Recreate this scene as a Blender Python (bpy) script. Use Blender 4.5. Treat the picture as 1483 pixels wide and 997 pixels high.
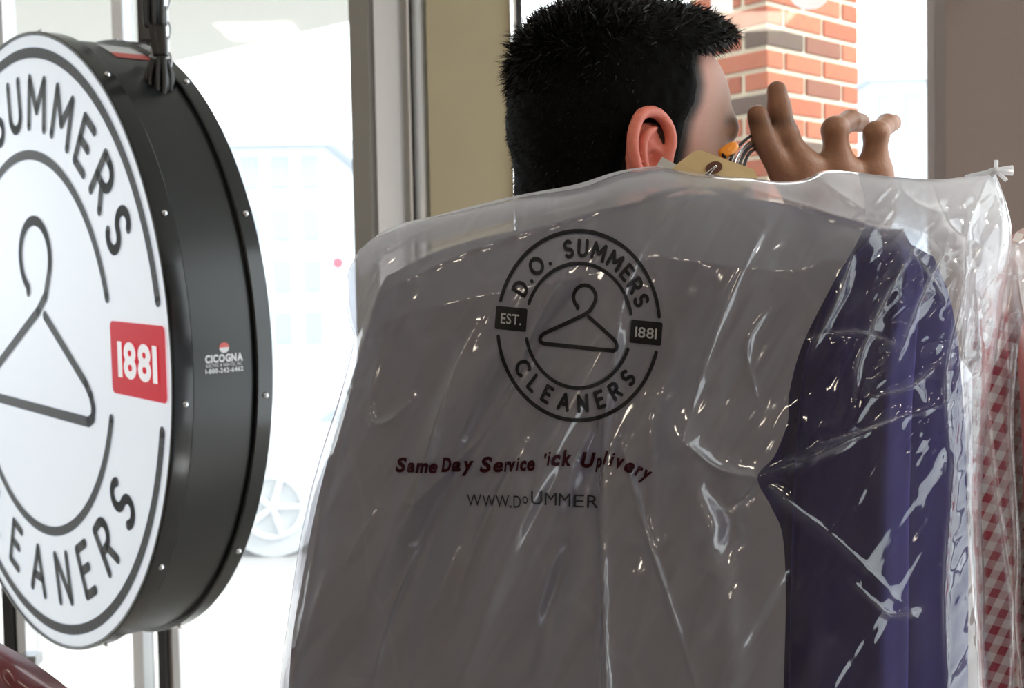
import bpy, bmesh, math, random
import numpy as np
from mathutils import Matrix, Vector

random.seed(7)
rng = np.random.default_rng(7)
for o in list(bpy.data.objects):
    bpy.data.objects.remove(o)
SC = bpy.context.scene
COL = SC.collection
rad = math.radians

# ------------------------------------------------------------------ camera
FPX, CX, CY = 1700.0, 741.5, 498.5
CAM = Matrix.Translation((0, 0, 1.53)) @ Matrix.Rotation(rad(90 - 2.3), 4, 'X') @ Matrix.Rotation(rad(-1.15), 4, 'Z')
cam_d = bpy.data.cameras.new('camera')
cam_d.sensor_width = 36.0
cam_d.lens = FPX / 1483.0 * 36.0
cam_d.clip_start = 0.02
cam_d.clip_end = 400
cam_d.dof.use_dof = True
cam_d.dof.focus_distance = 0.85
cam_d.dof.aperture_fstop = 13.0
cam = bpy.data.objects.new('camera', cam_d)
cam.matrix_world = CAM
COL.objects.link(cam)
SC.camera = cam

# ------------------------------------------------------------------ sky, sun, exposure
SKY = 2.2
w = bpy.data.worlds.new('sky')
SC.world = w
w.use_nodes = True
bg = w.node_tree.nodes['Background']
bg.inputs[0].default_value = (0.93, 0.97, 1.0, 1)
bg.inputs[1].default_value = SKY
sun_d = bpy.data.lights.new('sun', 'SUN')
sun_d.energy = 1.6
sun_d.angle = rad(3)
sun_d.color = (1.0, 0.95, 0.88)
sun = bpy.data.objects.new('sun', sun_d)
sun.rotation_euler = Vector((-0.80, 0.22, -0.56)).to_track_quat('-Z', 'Y').to_euler()
sun.location = (8, -2, 9)
COL.objects.link(sun)
SC.view_settings.view_transform = 'Standard'
SC.view_settings.look = 'None'
SC.view_settings.gamma = 1.0
SC.view_settings.use_curve_mapping = False
SC.view_settings.exposure = 0.95
LAMP = 15.0
SC.cycles.max_bounces = 10
SC.cycles.transparent_max_bounces = 24
SC.cycles.sample_clamp_indirect = 6.0


# ------------------------------------------------------------------ helpers
CM = np.array(CAM)


def P(px, py, d):
    """a pixel of the 1483x997 frame at a depth along the optical axis -> world"""
    px, py, d = np.broadcast_arrays(np.asarray(px, float), np.asarray(py, float), np.asarray(d, float))
    v = np.stack([(px - CX) / FPX * d, -(py - CY) / FPX * d, -d, np.ones_like(d)], -1)
    return (v @ CM.T)[..., :3]


def PY(px, py, Y):
    """a pixel on the vertical plane y = Y"""
    a = P(px, py, 1.0) - CM[:3, 3]
    return CM[:3, 3] + a * (Y / a[1])


def PZ(px, py, Z):
    a = P(px, py, 1.0) - CM[:3, 3]
    return CM[:3, 3] + a * ((Z - CM[2, 3]) / a[2])


def tag(o, label=None, cat=None, group=None, kind=None):
    if label: o['label'] = label
    if cat: o['category'] = cat
    if group: o['group'] = group
    if kind: o['kind'] = kind
    return o


def empty(name, loc, label=None, cat=None, group=None, kind=None, rot=None):
    o = bpy.data.objects.new(name, None)
    o.empty_display_size = 0.05
    if rot is not None:
        m = rot.to_4x4()
        m.translation = Vector(loc)
        o.matrix_world = m
    else:
        o.location = loc
    COL.objects.link(o)
    o['_w'] = 0
    del o['_w']
    return tag(o, label, cat, group, kind)


def root_loc(o):
    v = Vector((0, 0, 0))
    while o is not None:
        v += Vector(o.location)
        o = o.parent
    return np.array(v)


def mk(name, verts, faces, mat, parent=None, smooth=True, local=False, loc=None, uv=None, attrs=None):
    """one mesh object. verts are world positions unless local."""
    verts = np.asarray(verts, float)
    me = bpy.data.meshes.new(name)
    if parent is not None and not local:
        verts = verts - root_loc(parent)
    elif loc is not None:
        verts = verts - np.asarray(loc)
    if isinstance(faces, np.ndarray):
        n, k = faces.shape
        me.vertices.add(len(verts))
        me.vertices.foreach_set('co', verts.astype(np.float32).ravel())
        me.loops.add(n * k)
        me.loops.foreach_set('vertex_index', faces.astype(np.int32).ravel())
        me.polygons.add(n)
        me.polygons.foreach_set('loop_start', (np.arange(n) * k).astype(np.int32))
        me.update(calc_edges=True)
        me.validate()
    else:
        me.from_pydata([tuple(v) for v in verts], [], [tuple(f) for f in faces])
        me.update()
    if uv is not None:
        lay = me.uv_layers.new(name='UVMap')
        vi = np.empty(len(me.loops), np.int32)
        me.loops.foreach_get('vertex_index', vi)
        lay.data.foreach_set('uv', np.asarray(uv, np.float32)[vi].ravel())
    if attrs:
        for k, a in attrs.items():
            at = me.attributes.new(k, 'FLOAT', 'POINT')
            at.data.foreach_set('value', np.asarray(a, np.float32))
    if smooth:
        me.polygons.foreach_set('use_smooth', np.ones(len(me.polygons), bool))
    if mat: me.materials.append(mat)
    o = bpy.data.objects.new(name, me)
    COL.objects.link(o)
    if parent is not None: o.parent = parent
    elif loc is not None: o.location = loc
    return o


class MB:
    """collects several shapes of one part"""
    def __init__(s): s.v, s.f = [], []

    def add(s, v, f):
        b = len(s.v)
        s.v += [tuple(map(float, p)) for p in v]
        s.f += [tuple(int(i) + b for i in q) for q in f]
        return s

    def box(s, lo, hi):
        x0, y0, z0 = lo; x1, y1, z1 = hi
        return s.add([(x0, y0, z0), (x1, y0, z0), (x1, y1, z0), (x0, y1, z0), (x0, y0, z1), (x1, y0, z1), (x1, y1, z1), (x0, y1, z1)],
                     [(0, 3, 2, 1), (4, 5, 6, 7), (0, 1, 5, 4), (1, 2, 6, 5), (2, 3, 7, 6), (3, 0, 4, 7)])

    def tube(s, pts, r, n=8, cap=True, closed=False):
        pts = [Vector(p) for p in pts]
        m = len(pts)
        rs = r if hasattr(r, '__len__') else [r] * m
        vs, fs = [], []
        t0 = (pts[1] - pts[0]).normalized()
        up = Vector((0, 0, 1)) if abs(t0.z) < .9 else Vector((1, 0, 0))
        nrm = t0.cross(up).normalized()
        for i in range(m):
            if closed: t = (pts[(i + 1) % m] - pts[i - 1])
            else: t = pts[min(i + 1, m - 1)] - pts[max(i - 1, 0)]
            t.normalize()
            nrm = (nrm - t * nrm.dot(t)).normalized()
            bn = t.cross(nrm)
            for k in range(n):
                a = 2 * math.pi * k / n
                vs.append(pts[i] + (nrm * math.cos(a) + bn * math.sin(a)) * rs[i])
        for i in range(m if closed else m - 1):
            j = (i + 1) % m
            for k in range(n):
                fs.append((i * n + k, i * n + (k + 1) % n, j * n + (k + 1) % n, j * n + k))
        if cap and not closed:
            fs.append(tuple(range(n))[::-1]); fs.append(tuple((m - 1) * n + k for k in range(n)))
        return s.add(vs, fs)

    def build(s, name, mat, parent=None, smooth=False, local=False, loc=None):
        return mk(name, s.v, s.f, mat, parent, smooth, local, loc)


def bevel_box(w_, d_, h_, b):
    bm = bmesh.new()
    bmesh.ops.create_cube(bm, size=1)
    for v in bm.verts: v.co = Vector((v.co.x * w_, v.co.y * d_, v.co.z * h_))
    if b: bmesh.ops.bevel(bm, geom=bm.edges[:], offset=b, segments=1, affect='EDGES')
    me = bpy.data.meshes.new('box')
    bm.to_mesh(me); bm.free()
    return me


def spline(pts, n):
    """Catmull-Rom through pts, n samples"""
    pts = np.asarray(pts, float)
    p = np.vstack([2 * pts[0] - pts[1], pts, 2 * pts[-1] - pts[-2]])
    seg = len(pts) - 1
    t = np.linspace(0, seg, n)
    i = np.minimum(t.astype(int), seg - 1)
    u = (t - i)[:, None]
    a, b, c, d = p[i], p[i + 1], p[i + 2], p[i + 3]
    return 0.5 * (2 * b + (c - a) * u + (2 * a - 5 * b + 4 * c - d) * u ** 2 + (3 * b - a - 3 * c + d) * u ** 3)


def _hash(ix, iy, seed):
    h = (ix * 374761393 + iy * 668265263 + seed * 362437) & 0x7fffffff
    h = ((h ^ (h >> 13)) * 1274126177) & 0x7fffffff
    return ((h ^ (h >> 16)) & 0xffff) / 65535.0


def vnoise(x, y, seed=0):
    ix, iy = np.floor(x).astype(np.int64), np.floor(y).astype(np.int64)
    fx, fy = x - ix, y - iy
    fx, fy = fx * fx * (3 - 2 * fx), fy * fy * (3 - 2 * fy)
    a, b = _hash(ix, iy, seed), _hash(ix + 1, iy, seed)
    c, d = _hash(ix, iy + 1, seed), _hash(ix + 1, iy + 1, seed)
    return (a + (b - a) * fx) * (1 - fy) + (c + (d - c) * fx) * fy - 0.5


def polydist(x, y, pts):
    """distance of points to a polyline, and the fraction along it"""
    best = np.full(x.shape, 1e9); frac = np.zeros(x.shape)
    n = len(pts) - 1
    for i in range(n):
        (ax, ay), (bx, by) = pts[i], pts[i + 1]
        dx, dy = bx - ax, by - ay
        t = np.clip(((x - ax) * dx + (y - ay) * dy) / (dx * dx + dy * dy + 1e-9), 0, 1)
        d = np.hypot(x - ax - t * dx, y - ay - t * dy)
        m = d < best
        best = np.where(m, d, best); frac = np.where(m, (i + t) / n, frac)
    return best, frac


def smoothstep(a, b, x):
    t = np.clip((x - a) / (b - a), 0, 1)
    return t * t * (3 - 2 * t)


# ------------------------------------------------------------------ materials
def newmat(name):
    m = bpy.data.materials.new(name)
    m.use_nodes = True
    nt = m.node_tree
    return m, nt, nt.nodes, nt.links


def pbr(name, col, rough=0.6, metal=0.0, spec=0.5, var=0.0, scale=20.0, bump=0.0, bscale=60.0, sheen=0.0, coat=0.0, sss=0.0, emit=None, estr=0.0):
    m, nt, N, L = newmat(name)
    b = N['Principled BSDF']
    b.inputs['Base Color'].default_value = (*col, 1)
    b.inputs['Roughness'].default_value = rough
    b.inputs['Metallic'].default_value = metal
    b.inputs['Specular IOR Level'].default_value = spec
    b.inputs['Sheen Weight'].default_value = sheen
    b.inputs['Coat Weight'].default_value = coat
    b.inputs['Coat Roughness'].default_value = 0.15
    if emit:
        b.inputs['Emission Color'].default_value = (*emit, 1)
        b.inputs['Emission Strength'].default_value = estr
    tc = N.new('ShaderNodeTexCoord')
    if var:
        nz = N.new('ShaderNodeTexNoise'); nz.inputs['Scale'].default_value = scale
        nz.inputs['Detail'].default_value = 5
        L.new(tc.outputs['Object'], nz.inputs['Vector'])
        mx = N.new('ShaderNodeMix'); mx.data_type = 'RGBA'
        mx.inputs[6].default_value = (*[c * (1 - var) for c in col], 1)
        mx.inputs[7].default_value = (*[min(1, c * (1 + var)) for c in col], 1)
        L.new(nz.outputs['Fac'], mx.inputs[0])
        L.new(mx.outputs[2], b.inputs['Base Color'])
    if bump:
        n2 = N.new('ShaderNodeTexNoise'); n2.inputs['Scale'].default_value = bscale
        n2.inputs['Detail'].default_value = 6
        L.new(tc.outputs['Object'], n2.inputs['Vector'])
        bp = N.new('ShaderNodeBump'); bp.inputs['Strength'].default_value = bump
        bp.inputs['Distance'].default_value = 0.01
        L.new(n2.outputs['Fac'], bp.inputs['Height'])
        L.new(bp.outputs['Normal'], b.inputs['Normal'])
    return m


def sheet_fresnel(N, L, ior):
    """reflectance of a thin sheet: the same from both of its sides"""
    fr = N.new('ShaderNodeFresnel'); ge = N.new('ShaderNodeNewGeometry')
    mr = N.new('ShaderNodeMapRange')
    mr.inputs['To Min'].default_value = ior; mr.inputs['To Max'].default_value = 1.0 / ior
    L.new(ge.outputs['Backfacing'], mr.inputs['Value']); L.new(mr.outputs[0], fr.inputs['IOR'])
    return fr


def film_mat(name, tint=(1, 1, 1), body=0.10, trans=0.5, gloss_rough=0.09, gloss=0.9, bump=0.5, bscale=26.0, seed=0.0, stretch=(1, 1, 0.45), edge=0.35):
    """thin plastic: mostly clear, a little scattering, a glossy skin with crinkles.
    body = share that scatters light; trans = how much of that goes through"""
    m, nt, N, L = newmat(name)
    N.remove(N['Principled BSDF'])
    out = N['Material Output']
    tc = N.new('ShaderNodeTexCoord')
    mp = N.new('ShaderNodeMapping'); mp.inputs['Scale'].default_value = stretch
    mp.inputs['Location'].default_value = (seed, seed, 0)
    mp.inputs['Rotation'].default_value = (0, rad(24), 0)
    L.new(tc.outputs['Object'], mp.inputs['Vector'])
    # warped cell edges = crease lines
    nz = N.new('ShaderNodeTexNoise'); nz.inputs['Scale'].default_value = 9
    L.new(mp.outputs[0], nz.inputs['Vector'])
    wm = N.new('ShaderNodeMix'); wm.data_type = 'RGBA'; wm.blend_type = 'LINEAR_LIGHT'
    wm.inputs[0].default_value = 0.06
    L.new(mp.outputs[0], wm.inputs[6]); L.new(nz.outputs['Color'], wm.inputs[7])
    vo = N.new('ShaderNodeTexVoronoi'); vo.feature = 'DISTANCE_TO_EDGE'
    vo.inputs['Scale'].default_value = bscale
    L.new(wm.outputs[2], vo.inputs['Vector'])
    n3 = N.new('ShaderNodeTexNoise'); n3.inputs['Scale'].default_value = bscale * 0.8; n3.inputs['Detail'].default_value = 3
    L.new(wm.outputs[2], n3.inputs['Vector'])
    ad = N.new('ShaderNodeMath'); ad.operation = 'MULTIPLY_ADD'
    L.new(vo.outputs['Distance'], ad.inputs[0]); ad.inputs[1].default_value = 0.8
    L.new(n3.outputs['Fac'], ad.inputs[2])
    bp = N.new('ShaderNodeBump'); bp.inputs['Strength'].default_value = bump; bp.inputs['Distance'].default_value = 0.012
    L.new(ad.outputs[0], bp.inputs['Height'])
    tr = N.new('ShaderNodeBsdfTransparent'); tr.inputs[0].default_value = (*tint, 1)
    df = N.new('ShaderNodeBsdfDiffuse'); df.inputs[0].default_value = (*[0.86 * t for t in tint], 1)
    tl = N.new('ShaderNodeBsdfTranslucent'); tl.inputs[0].default_value = (*[0.9 * t for t in tint], 1)
    gl = N.new('ShaderNodeBsdfGlossy'); gl.inputs['Roughness'].default_value = gloss_rough
    gl.inputs[0].default_value = (gloss, gloss, gloss, 1)
    for s in (df, tl, gl): L.new(bp.outputs['Normal'], s.inputs['Normal'])
    ms = N.new('ShaderNodeMixShader'); ms.inputs[0].default_value = trans
    L.new(df.outputs[0], ms.inputs[1]); L.new(tl.outputs[0], ms.inputs[2])
    # the film scatters more where it is creased (white stress lines)
    cr = N.new('ShaderNodeMapRange'); cr.inputs['From Min'].default_value = 0.0; cr.inputs['From Max'].default_value = 0.05
    cr.inputs['To Min'].default_value = min(1, body + edge); cr.inputs['To Max'].default_value = body
    L.new(vo.outputs['Distance'], cr.inputs['Value'])
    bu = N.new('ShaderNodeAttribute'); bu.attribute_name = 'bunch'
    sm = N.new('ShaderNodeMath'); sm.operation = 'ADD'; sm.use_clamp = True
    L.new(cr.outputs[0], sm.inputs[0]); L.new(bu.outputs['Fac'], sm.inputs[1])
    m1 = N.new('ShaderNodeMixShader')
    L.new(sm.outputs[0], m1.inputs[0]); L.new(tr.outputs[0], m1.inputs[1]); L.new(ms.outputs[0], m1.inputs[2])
    fr = sheet_fresnel(N, L, 1.55)
    L.new(bp.outputs['Normal'], fr.inputs['Normal'])
    m2 = N.new('ShaderNodeMixShader')
    L.new(fr.outputs[0], m2.inputs[0]); L.new(m1.outputs[0], m2.inputs[1]); L.new(gl.outputs[0], m2.inputs[2])
    L.new(m2.outputs[0], out.inputs[0])
    return m


def glass_mat():
    m, nt, N, L = newmat('window_glass')
    N.remove(N['Principled BSDF'])
    tr = N.new('ShaderNodeBsdfTransparent'); tr.inputs[0].default_value = (0.97, 0.985, 0.98, 1)
    tl = N.new('ShaderNodeBsdfTranslucent'); tl.inputs[0].default_value = (0.95, 0.97, 1, 1)
    gl = N.new('ShaderNodeBsdfGlossy'); gl.inputs['Roughness'].default_value = 0.02
    m0 = N.new('ShaderNodeMixShader'); m0.inputs[0].default_value = 0.015
    L.new(tr.outputs[0], m0.inputs[1]); L.new(tl.outputs[0], m0.inputs[2])
    fr = sheet_fresnel(N, L, 1.25)
    m1 = N.new('ShaderNodeMixShader')
    L.new(fr.outputs[0], m1.inputs[0]); L.new(m0.outputs[0], m1.inputs[1]); L.new(gl.outputs[0], m1.inputs[2])
    L.new(m1.outputs[0], N['Material Output'].inputs[0])
    return m


M = {}
M['floor'] = pbr('floor_tile', (0.36, 0.33, 0.30), 0.45, var=0.15, scale=6)
M['ceiling'] = pbr('ceiling_paint', (0.72, 0.70, 0.66), 0.9, var=0.04, bump=0.1)
M['wall'] = pbr('wall_paint', (0.46, 0.41, 0.36), 0.85, var=0.05, scale=4, bump=0.06)
M['column'] = pbr('tan_column_paint', (0.40, 0.335, 0.215), 0.75, var=0.05, scale=8, bump=0.05, bscale=200)
M['pillar'] = pbr('taupe_wall_paint', (0.122, 0.084, 0.068), 0.8, var=0.05, scale=5, bump=0.05, bscale=180)
M['return'] = pbr('cream_render', (0.42, 0.375, 0.345), 0.8, var=0.03)
M['frame_dark'] = pbr('bronze_frame', (0.20, 0.18, 0.155), 0.5, var=0.06)
M['frame_light'] = pbr('cream_frame', (0.85, 0.79, 0.74), 0.6, var=0.03)
M['frame_metal'] = pbr('aluminium_frame', (0.74, 0.76, 0.80), 0.38, metal=0.55)
M['frame_black'] = pbr('black_frame', (0.02, 0.02, 0.022), 0.45)
M['glass'] = glass_mat()
M['vinyl'] = film_mat('white_vinyl', (0.98, 0.96, 0.95), body=0.9, trans=0.6, bump=0.0, edge=0.0)
M['concrete'] = pbr('pale_concrete', (0.62, 0.61, 0.59), 0.9, var=0.06, scale=3)
M['asphalt'] = pbr('sunlit_asphalt', (0.42, 0.42, 0.43), 0.9, var=0.08, scale=5)
M['soffit'] = pbr('cream_soffit', (0.52, 0.51, 0.47), 0.9, var=0.02)
M['mortar'] = pbr('cream_mortar', (0.62, 0.55, 0.42), 0.95, var=0.1, scale=30, bump=0.3)
M['black_gloss'] = pbr('black_sign_paint', (0.004, 0.0062, 0.0072), 0.33, spec=0.55, bump=0.015, bscale=14)
M['black_rim'] = pbr('black_rim_paint', (0.004, 0.006, 0.007), 0.16, spec=0.5)
M['sign_face'] = pbr('lit_white_acrylic', (0.74, 0.81, 0.93), 0.35, emit=(0.80, 0.89, 1.0), estr=0.22)
M['sign_ink'] = pbr('charcoal_sign_vinyl', (0.032, 0.037, 0.045), 0.5)
M['sign_red'] = pbr('red_sign_vinyl', (0.55, 0.004, 0.022), 0.45, spec=0.2, emit=(0.65, 0.002, 0.02), estr=0.2)
M['sign_white'] = pbr('white_sign_vinyl', (0.85, 0.86, 0.9), 0.45, emit=(0.86, 0.91, 1.0), estr=0.22)
M['chrome'] = pbr('bright_metal', (0.72, 0.74, 0.77), 0.22, metal=1.0)
M['steel'] = pbr('dull_steel', (0.42, 0.43, 0.45), 0.35, metal=1.0)
M['cord'] = pbr('black_cord_rubber', (0.007, 0.008, 0.010), 0.35)
M['sticker_white'] = pbr('white_sticker', (0.62, 0.64, 0.66), 0.5)
M['sticker_red'] = pbr('red_sticker', (0.55, 0.10, 0.09), 0.5)
M['ink'] = pbr('black_bag_ink', (0.010, 0.010, 0.011), 0.5, spec=0.15)
M['ink_grey'] = pbr('thin_grey_bag_ink', (0.014, 0.015, 0.016), 0.5, spec=0.15)
M['ink_red'] = pbr('dark_red_bag_ink', (0.020, 0.001, 0.003), 0.6, spec=0.1)
M['ink_pale'] = pbr('pale_unprinted_film', (0.30, 0.30, 0.31), 0.5)
M['manila'] = pbr('manila_card', (0.60, 0.46, 0.25), 0.8, var=0.07, scale=90)
M['tag_white'] = pbr('white_paper_tag', (0.55, 0.56, 0.55), 0.8)
M['reinforce'] = pbr('brown_card_ring', (0.13, 0.055, 0.035), 0.8, var=0.15, scale=300)
M['orange'] = pbr('orange_plastic', (0.85, 0.28, 0.01), 0.35)
M['wire_black'] = pbr('black_wire', (0.006, 0.005, 0.005), 0.6, spec=0.2)
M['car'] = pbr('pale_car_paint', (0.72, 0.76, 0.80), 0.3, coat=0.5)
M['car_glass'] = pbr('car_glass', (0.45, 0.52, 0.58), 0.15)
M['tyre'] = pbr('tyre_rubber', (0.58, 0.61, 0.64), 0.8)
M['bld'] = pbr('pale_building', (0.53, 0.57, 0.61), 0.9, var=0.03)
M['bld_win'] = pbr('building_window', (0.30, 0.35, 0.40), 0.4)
M['red_sign'] = pbr('red_street_sign', (0.75, 0.12, 0.16), 0.6)


def brick_mat():
    m, nt, N, L = newmat('orange_brick')
    b = N['Principled BSDF']; b.inputs['Roughness'].default_value = 0.9
    oi = N.new('ShaderNodeObjectInfo')
    cr = N.new('ShaderNodeValToRGB')
    e = cr.color_ramp.elements
    e[0].position = 0.0; e[0].color = (0.13, 0.085, 0.062, 1)
    e[1].position = 1.0; e[1].color = (0.52, 0.17, 0.088, 1)
    for p, c in ((0.06, (0.14, 0.09, 0.066, 1)), (0.09, (0.40, 0.105, 0.05, 1)), (0.6, (0.47, 0.135, 0.066, 1))):
        k = e.new(p); k.color = c
    L.new(oi.outputs['Random'], cr.inputs[0])
    tc = N.new('ShaderNodeTexCoord')
    nz = N.new('ShaderNodeTexNoise'); nz.inputs['Scale'].default_value = 45; nz.inputs['Detail'].default_value = 8
    L.new(tc.outputs['Object'], nz.inputs['Vector'])
    mx = N.new('ShaderNodeMix'); mx.data_type = 'RGBA'; mx.blend_type = 'MULTIPLY'; mx.inputs[0].default_value = 0.35
    L.new(cr.outputs[0], mx.inputs[6]); L.new(nz.outputs['Color'], mx.inputs[7])
    L.new(mx.outputs[2], b.inputs['Base Color'])
    bp = N.new('ShaderNodeBump'); bp.inputs['Strength'].default_value = 0.4; bp.inputs['Distance'].default_value = 0.004
    L.new(nz.outputs['Fac'], bp.inputs['Height']); L.new(bp.outputs[0], b.inputs['Normal'])
    return m


M['brick'] = brick_mat()


def gingham_mat(name, c1=(0.78, 0.76, 0.76), c2=(0.36, 0.012, 0.04)):
    """woven check: two crossing sets of red stripes in the cloth's own UV"""
    m, nt, N, L = newmat(name)
    b = N['Principled BSDF']; b.inputs['Roughness'].default_value = 0.85
    uv = N.new('ShaderNodeUVMap')
    sp = N.new('ShaderNodeSeparateXYZ'); L.new(uv.outputs[0], sp.inputs[0])
    st = []
    for k in (0, 1):
        fr = N.new('ShaderNodeMath'); fr.operation = 'FRACT'; L.new(sp.outputs[k], fr.inputs[0])
        gt = N.new('ShaderNodeMath'); gt.operation = 'GREATER_THAN'; gt.inputs[1].default_value = 0.5
        L.new(fr.outputs[0], gt.inputs[0]); st.append(gt)
    ad = N.new('ShaderNodeMath'); ad.operation = 'MULTIPLY_ADD'; ad.inputs[1].default_value = 0.62
    L.new(st[0].outputs[0], ad.inputs[0])
    m3 = N.new('ShaderNodeMath'); m3.operation = 'MULTIPLY'; m3.inputs[1].default_value = 0.38
    L.new(st[1].outputs[0], m3.inputs[0]); L.new(m3.outputs[0], ad.inputs[2])
    mx = N.new('ShaderNodeMix'); mx.data_type = 'RGBA'
    mx.inputs[6].default_value = (*c1, 1); mx.inputs[7].default_value = (*c2, 1)
    L.new(ad.outputs[0], mx.inputs[0]); L.new(mx.outputs[2], b.inputs['Base Color'])
    return m


M['gingham'] = gingham_mat('red_gingham_cotton')
M['navy'] = pbr('navy_wool', (0.010, 0.0065, 0.055), 0.8, spec=0.2, sheen=0.20, var=0.12, scale=300, bump=0.05, bscale=900)
M['navy'].node_tree.nodes['Principled BSDF'].inputs['Sheen Tint'].default_value = (0.14, 0.10, 0.95, 1)
M['pink'] = pbr('coral_cotton', (0.70, 0.16, 0.14), 0.8, var=0.06)
M['maroon'] = pbr('maroon_satin', (0.13, 0.016, 0.030), 0.30, var=0.12, scale=20, coat=0.4, bump=0.12, bscale=18)
M['panel'] = film_mat('printed_white_film', (0.74, 0.74, 0.79), body=0.33, trans=0.36, gloss_rough=0.085, bump=0.03, bscale=13, edge=0.02, gloss=1.0)
M['fringe'] = film_mat('milky_seam_film', (0.95, 0.97, 1.0), body=0.8, trans=0.7, gloss_rough=0.1, bump=0.1, bscale=13, edge=0.02)
M['clear'] = film_mat('clear_film', (0.97, 0.98, 1.0), body=0.03, trans=0.85, gloss_rough=0.06, bump=0.35, bscale=12, seed=3.1, edge=0.05)
M['clear_back'] = film_mat('clear_back_film', (0.97, 0.98, 1.0), body=0.10, trans=0.8, gloss_rough=0.12, bump=0.3, bscale=12, seed=9.7, edge=0.04)
M['clear_soft'] = film_mat('soft_clear_film', (0.97, 0.98, 1.0), body=0.06, trans=0.6, gloss_rough=0.08, bump=0.35, bscale=11, seed=5.4, edge=0.05)
M['milky'] = film_mat('bunched_film', (0.97, 0.98, 1.0), body=0.6, trans=0.6, gloss_rough=0.1, bump=0.2, edge=0.0)
M['hair'] = pbr('black_hair', (0.002, 0.0018, 0.0018), 0.7, spec=0.06)
M['strand'] = pbr('black_hair_strands', (0.003, 0.0028, 0.003), 0.40, spec=0.3)
M['shirt'] = pbr('light_shirt_cotton', (0.50, 0.52, 0.56), 0.85, var=0.04, bump=0.1)
M['trousers'] = pbr('dark_trousers', (0.05, 0.05, 0.06), 0.85)
M['shoe'] = pbr('black_shoe', (0.015, 0.013, 0.012), 0.4)


def skin_mat():
    m, nt, N, L = newmat('skin')
    b = N['Principled BSDF']
    b.inputs['Roughness'].default_value = 0.48
    b.inputs['Specular IOR Level'].default_value = 0.35
    b.inputs['Subsurface Weight'].default_value = 0.25
    b.inputs['Subsurface Radius'].default_value = (1.0, 0.3, 0.15)
    b.inputs['Subsurface Scale'].default_value = 0.008
    tc = N.new('ShaderNodeTexCoord')
    nz = N.new('ShaderNodeTexNoise'); nz.inputs['Scale'].default_value = 70; nz.inputs['Detail'].default_value = 6
    L.new(tc.outputs['Object'], nz.inputs['Vector'])
    mx = N.new('ShaderNodeMix'); mx.data_type = 'RGBA'
    mx.inputs[6].default_value = (0.62, 0.32, 0.26, 1); mx.inputs[7].default_value = (0.74, 0.43, 0.36, 1)
    L.new(nz.outputs['Fac'], mx.inputs[0])
    col = mx.outputs[2]
    for an, c in (('red', (0.66, 0.14, 0.09, 1)), ('tan', (0.27, 0.135, 0.080, 1)), ('stubble', (0.018, 0.012, 0.010, 1))):  # 'tan' paints the raised hand's shade into its skin colour
        at = N.new('ShaderNodeAttribute'); at.attribute_name = an
        m2 = N.new('ShaderNodeMix'); m2.data_type = 'RGBA'; m2.inputs[7].default_value = c
        L.new(at.outputs['Fac'], m2.inputs[0]); L.new(col, m2.inputs[6]); col = m2.outputs[2]
    L.new(col, b.inputs['Base Color'])
    bp = N.new('ShaderNodeBump'); bp.inputs['Strength'].default_value = 0.15; bp.inputs['Distance'].default_value = 0.002
    n2 = N.new('ShaderNodeTexNoise'); n2.inputs['Scale'].default_value = 500
    L.new(tc.outputs['Object'], n2.inputs['Vector']); L.new(n2.outputs['Fac'], bp.inputs['Height'])
    L.new(bp.outputs[0], b.inputs['Normal'])
    return m


M['skin'] = skin_mat()

# ================================================================== THE ROOM AND THE STREET
YW = 2.60           # plane of the storefront glazing
CEIL = 3.0


def slab(name, lo, hi, mat, kind='structure', parent=None, label=None):
    c = [(lo[0] + hi[0]) / 2, (lo[1] + hi[1]) / 2, lo[2]]
    o = MB().box(lo, hi).build(name, mat, parent, loc=None if parent else c)
    if kind: o['kind'] = kind
    if label: o['label'] = label
    return o


slab('floor', (-3.2, -4.2, -0.1), (2.2, YW + 0.1, 0), M['floor'], label='grey tiled shop floor')
slab('ceiling', (-3.2, -4.2, CEIL), (2.2, YW + 0.1, CEIL + 0.1), M['ceiling'], label='off-white shop ceiling')
slab('wall_back', (-3.2, -4.3, 0), (2.2, -4.2, CEIL), M['wall'], label='beige wall behind the counter side')
slab('wall_left', (-3.3, -4.2, 0), (-3.2, YW + 0.1, CEIL), M['wall'], label='beige side wall on the sign side')
wr_ = slab('wall_right', (2.2, -4.2, 0), (2.3, 0.2, CEIL), M['wall'], label='beige side wall on the gingham shirt side')
slab('window_pier', (2.2, 2.35, 0), (2.3, YW + 0.1, CEIL), M['wall'], kind=None, parent=wr_)
# added unseen corner window past the right picture edge, brings in side daylight
added_win3 = empty('added_window_3', (2.25, 1.27, 0), 'added unseen corner window in the right hand wall, for side daylight', kind='structure')
MB().box((2.245, 0.25, 0), (2.253, 2.30, CEIL)).build('pane', M['glass'], added_win3)
for y_ in (0.2, 1.25, 2.3): MB().box((2.21, y_, 0), (2.29, y_ + .05, CEIL)).build('window_frame', M['frame_dark'], added_win3)


def wx(px, py=250):
    return float(PY(px, py, YW)[0])


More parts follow.
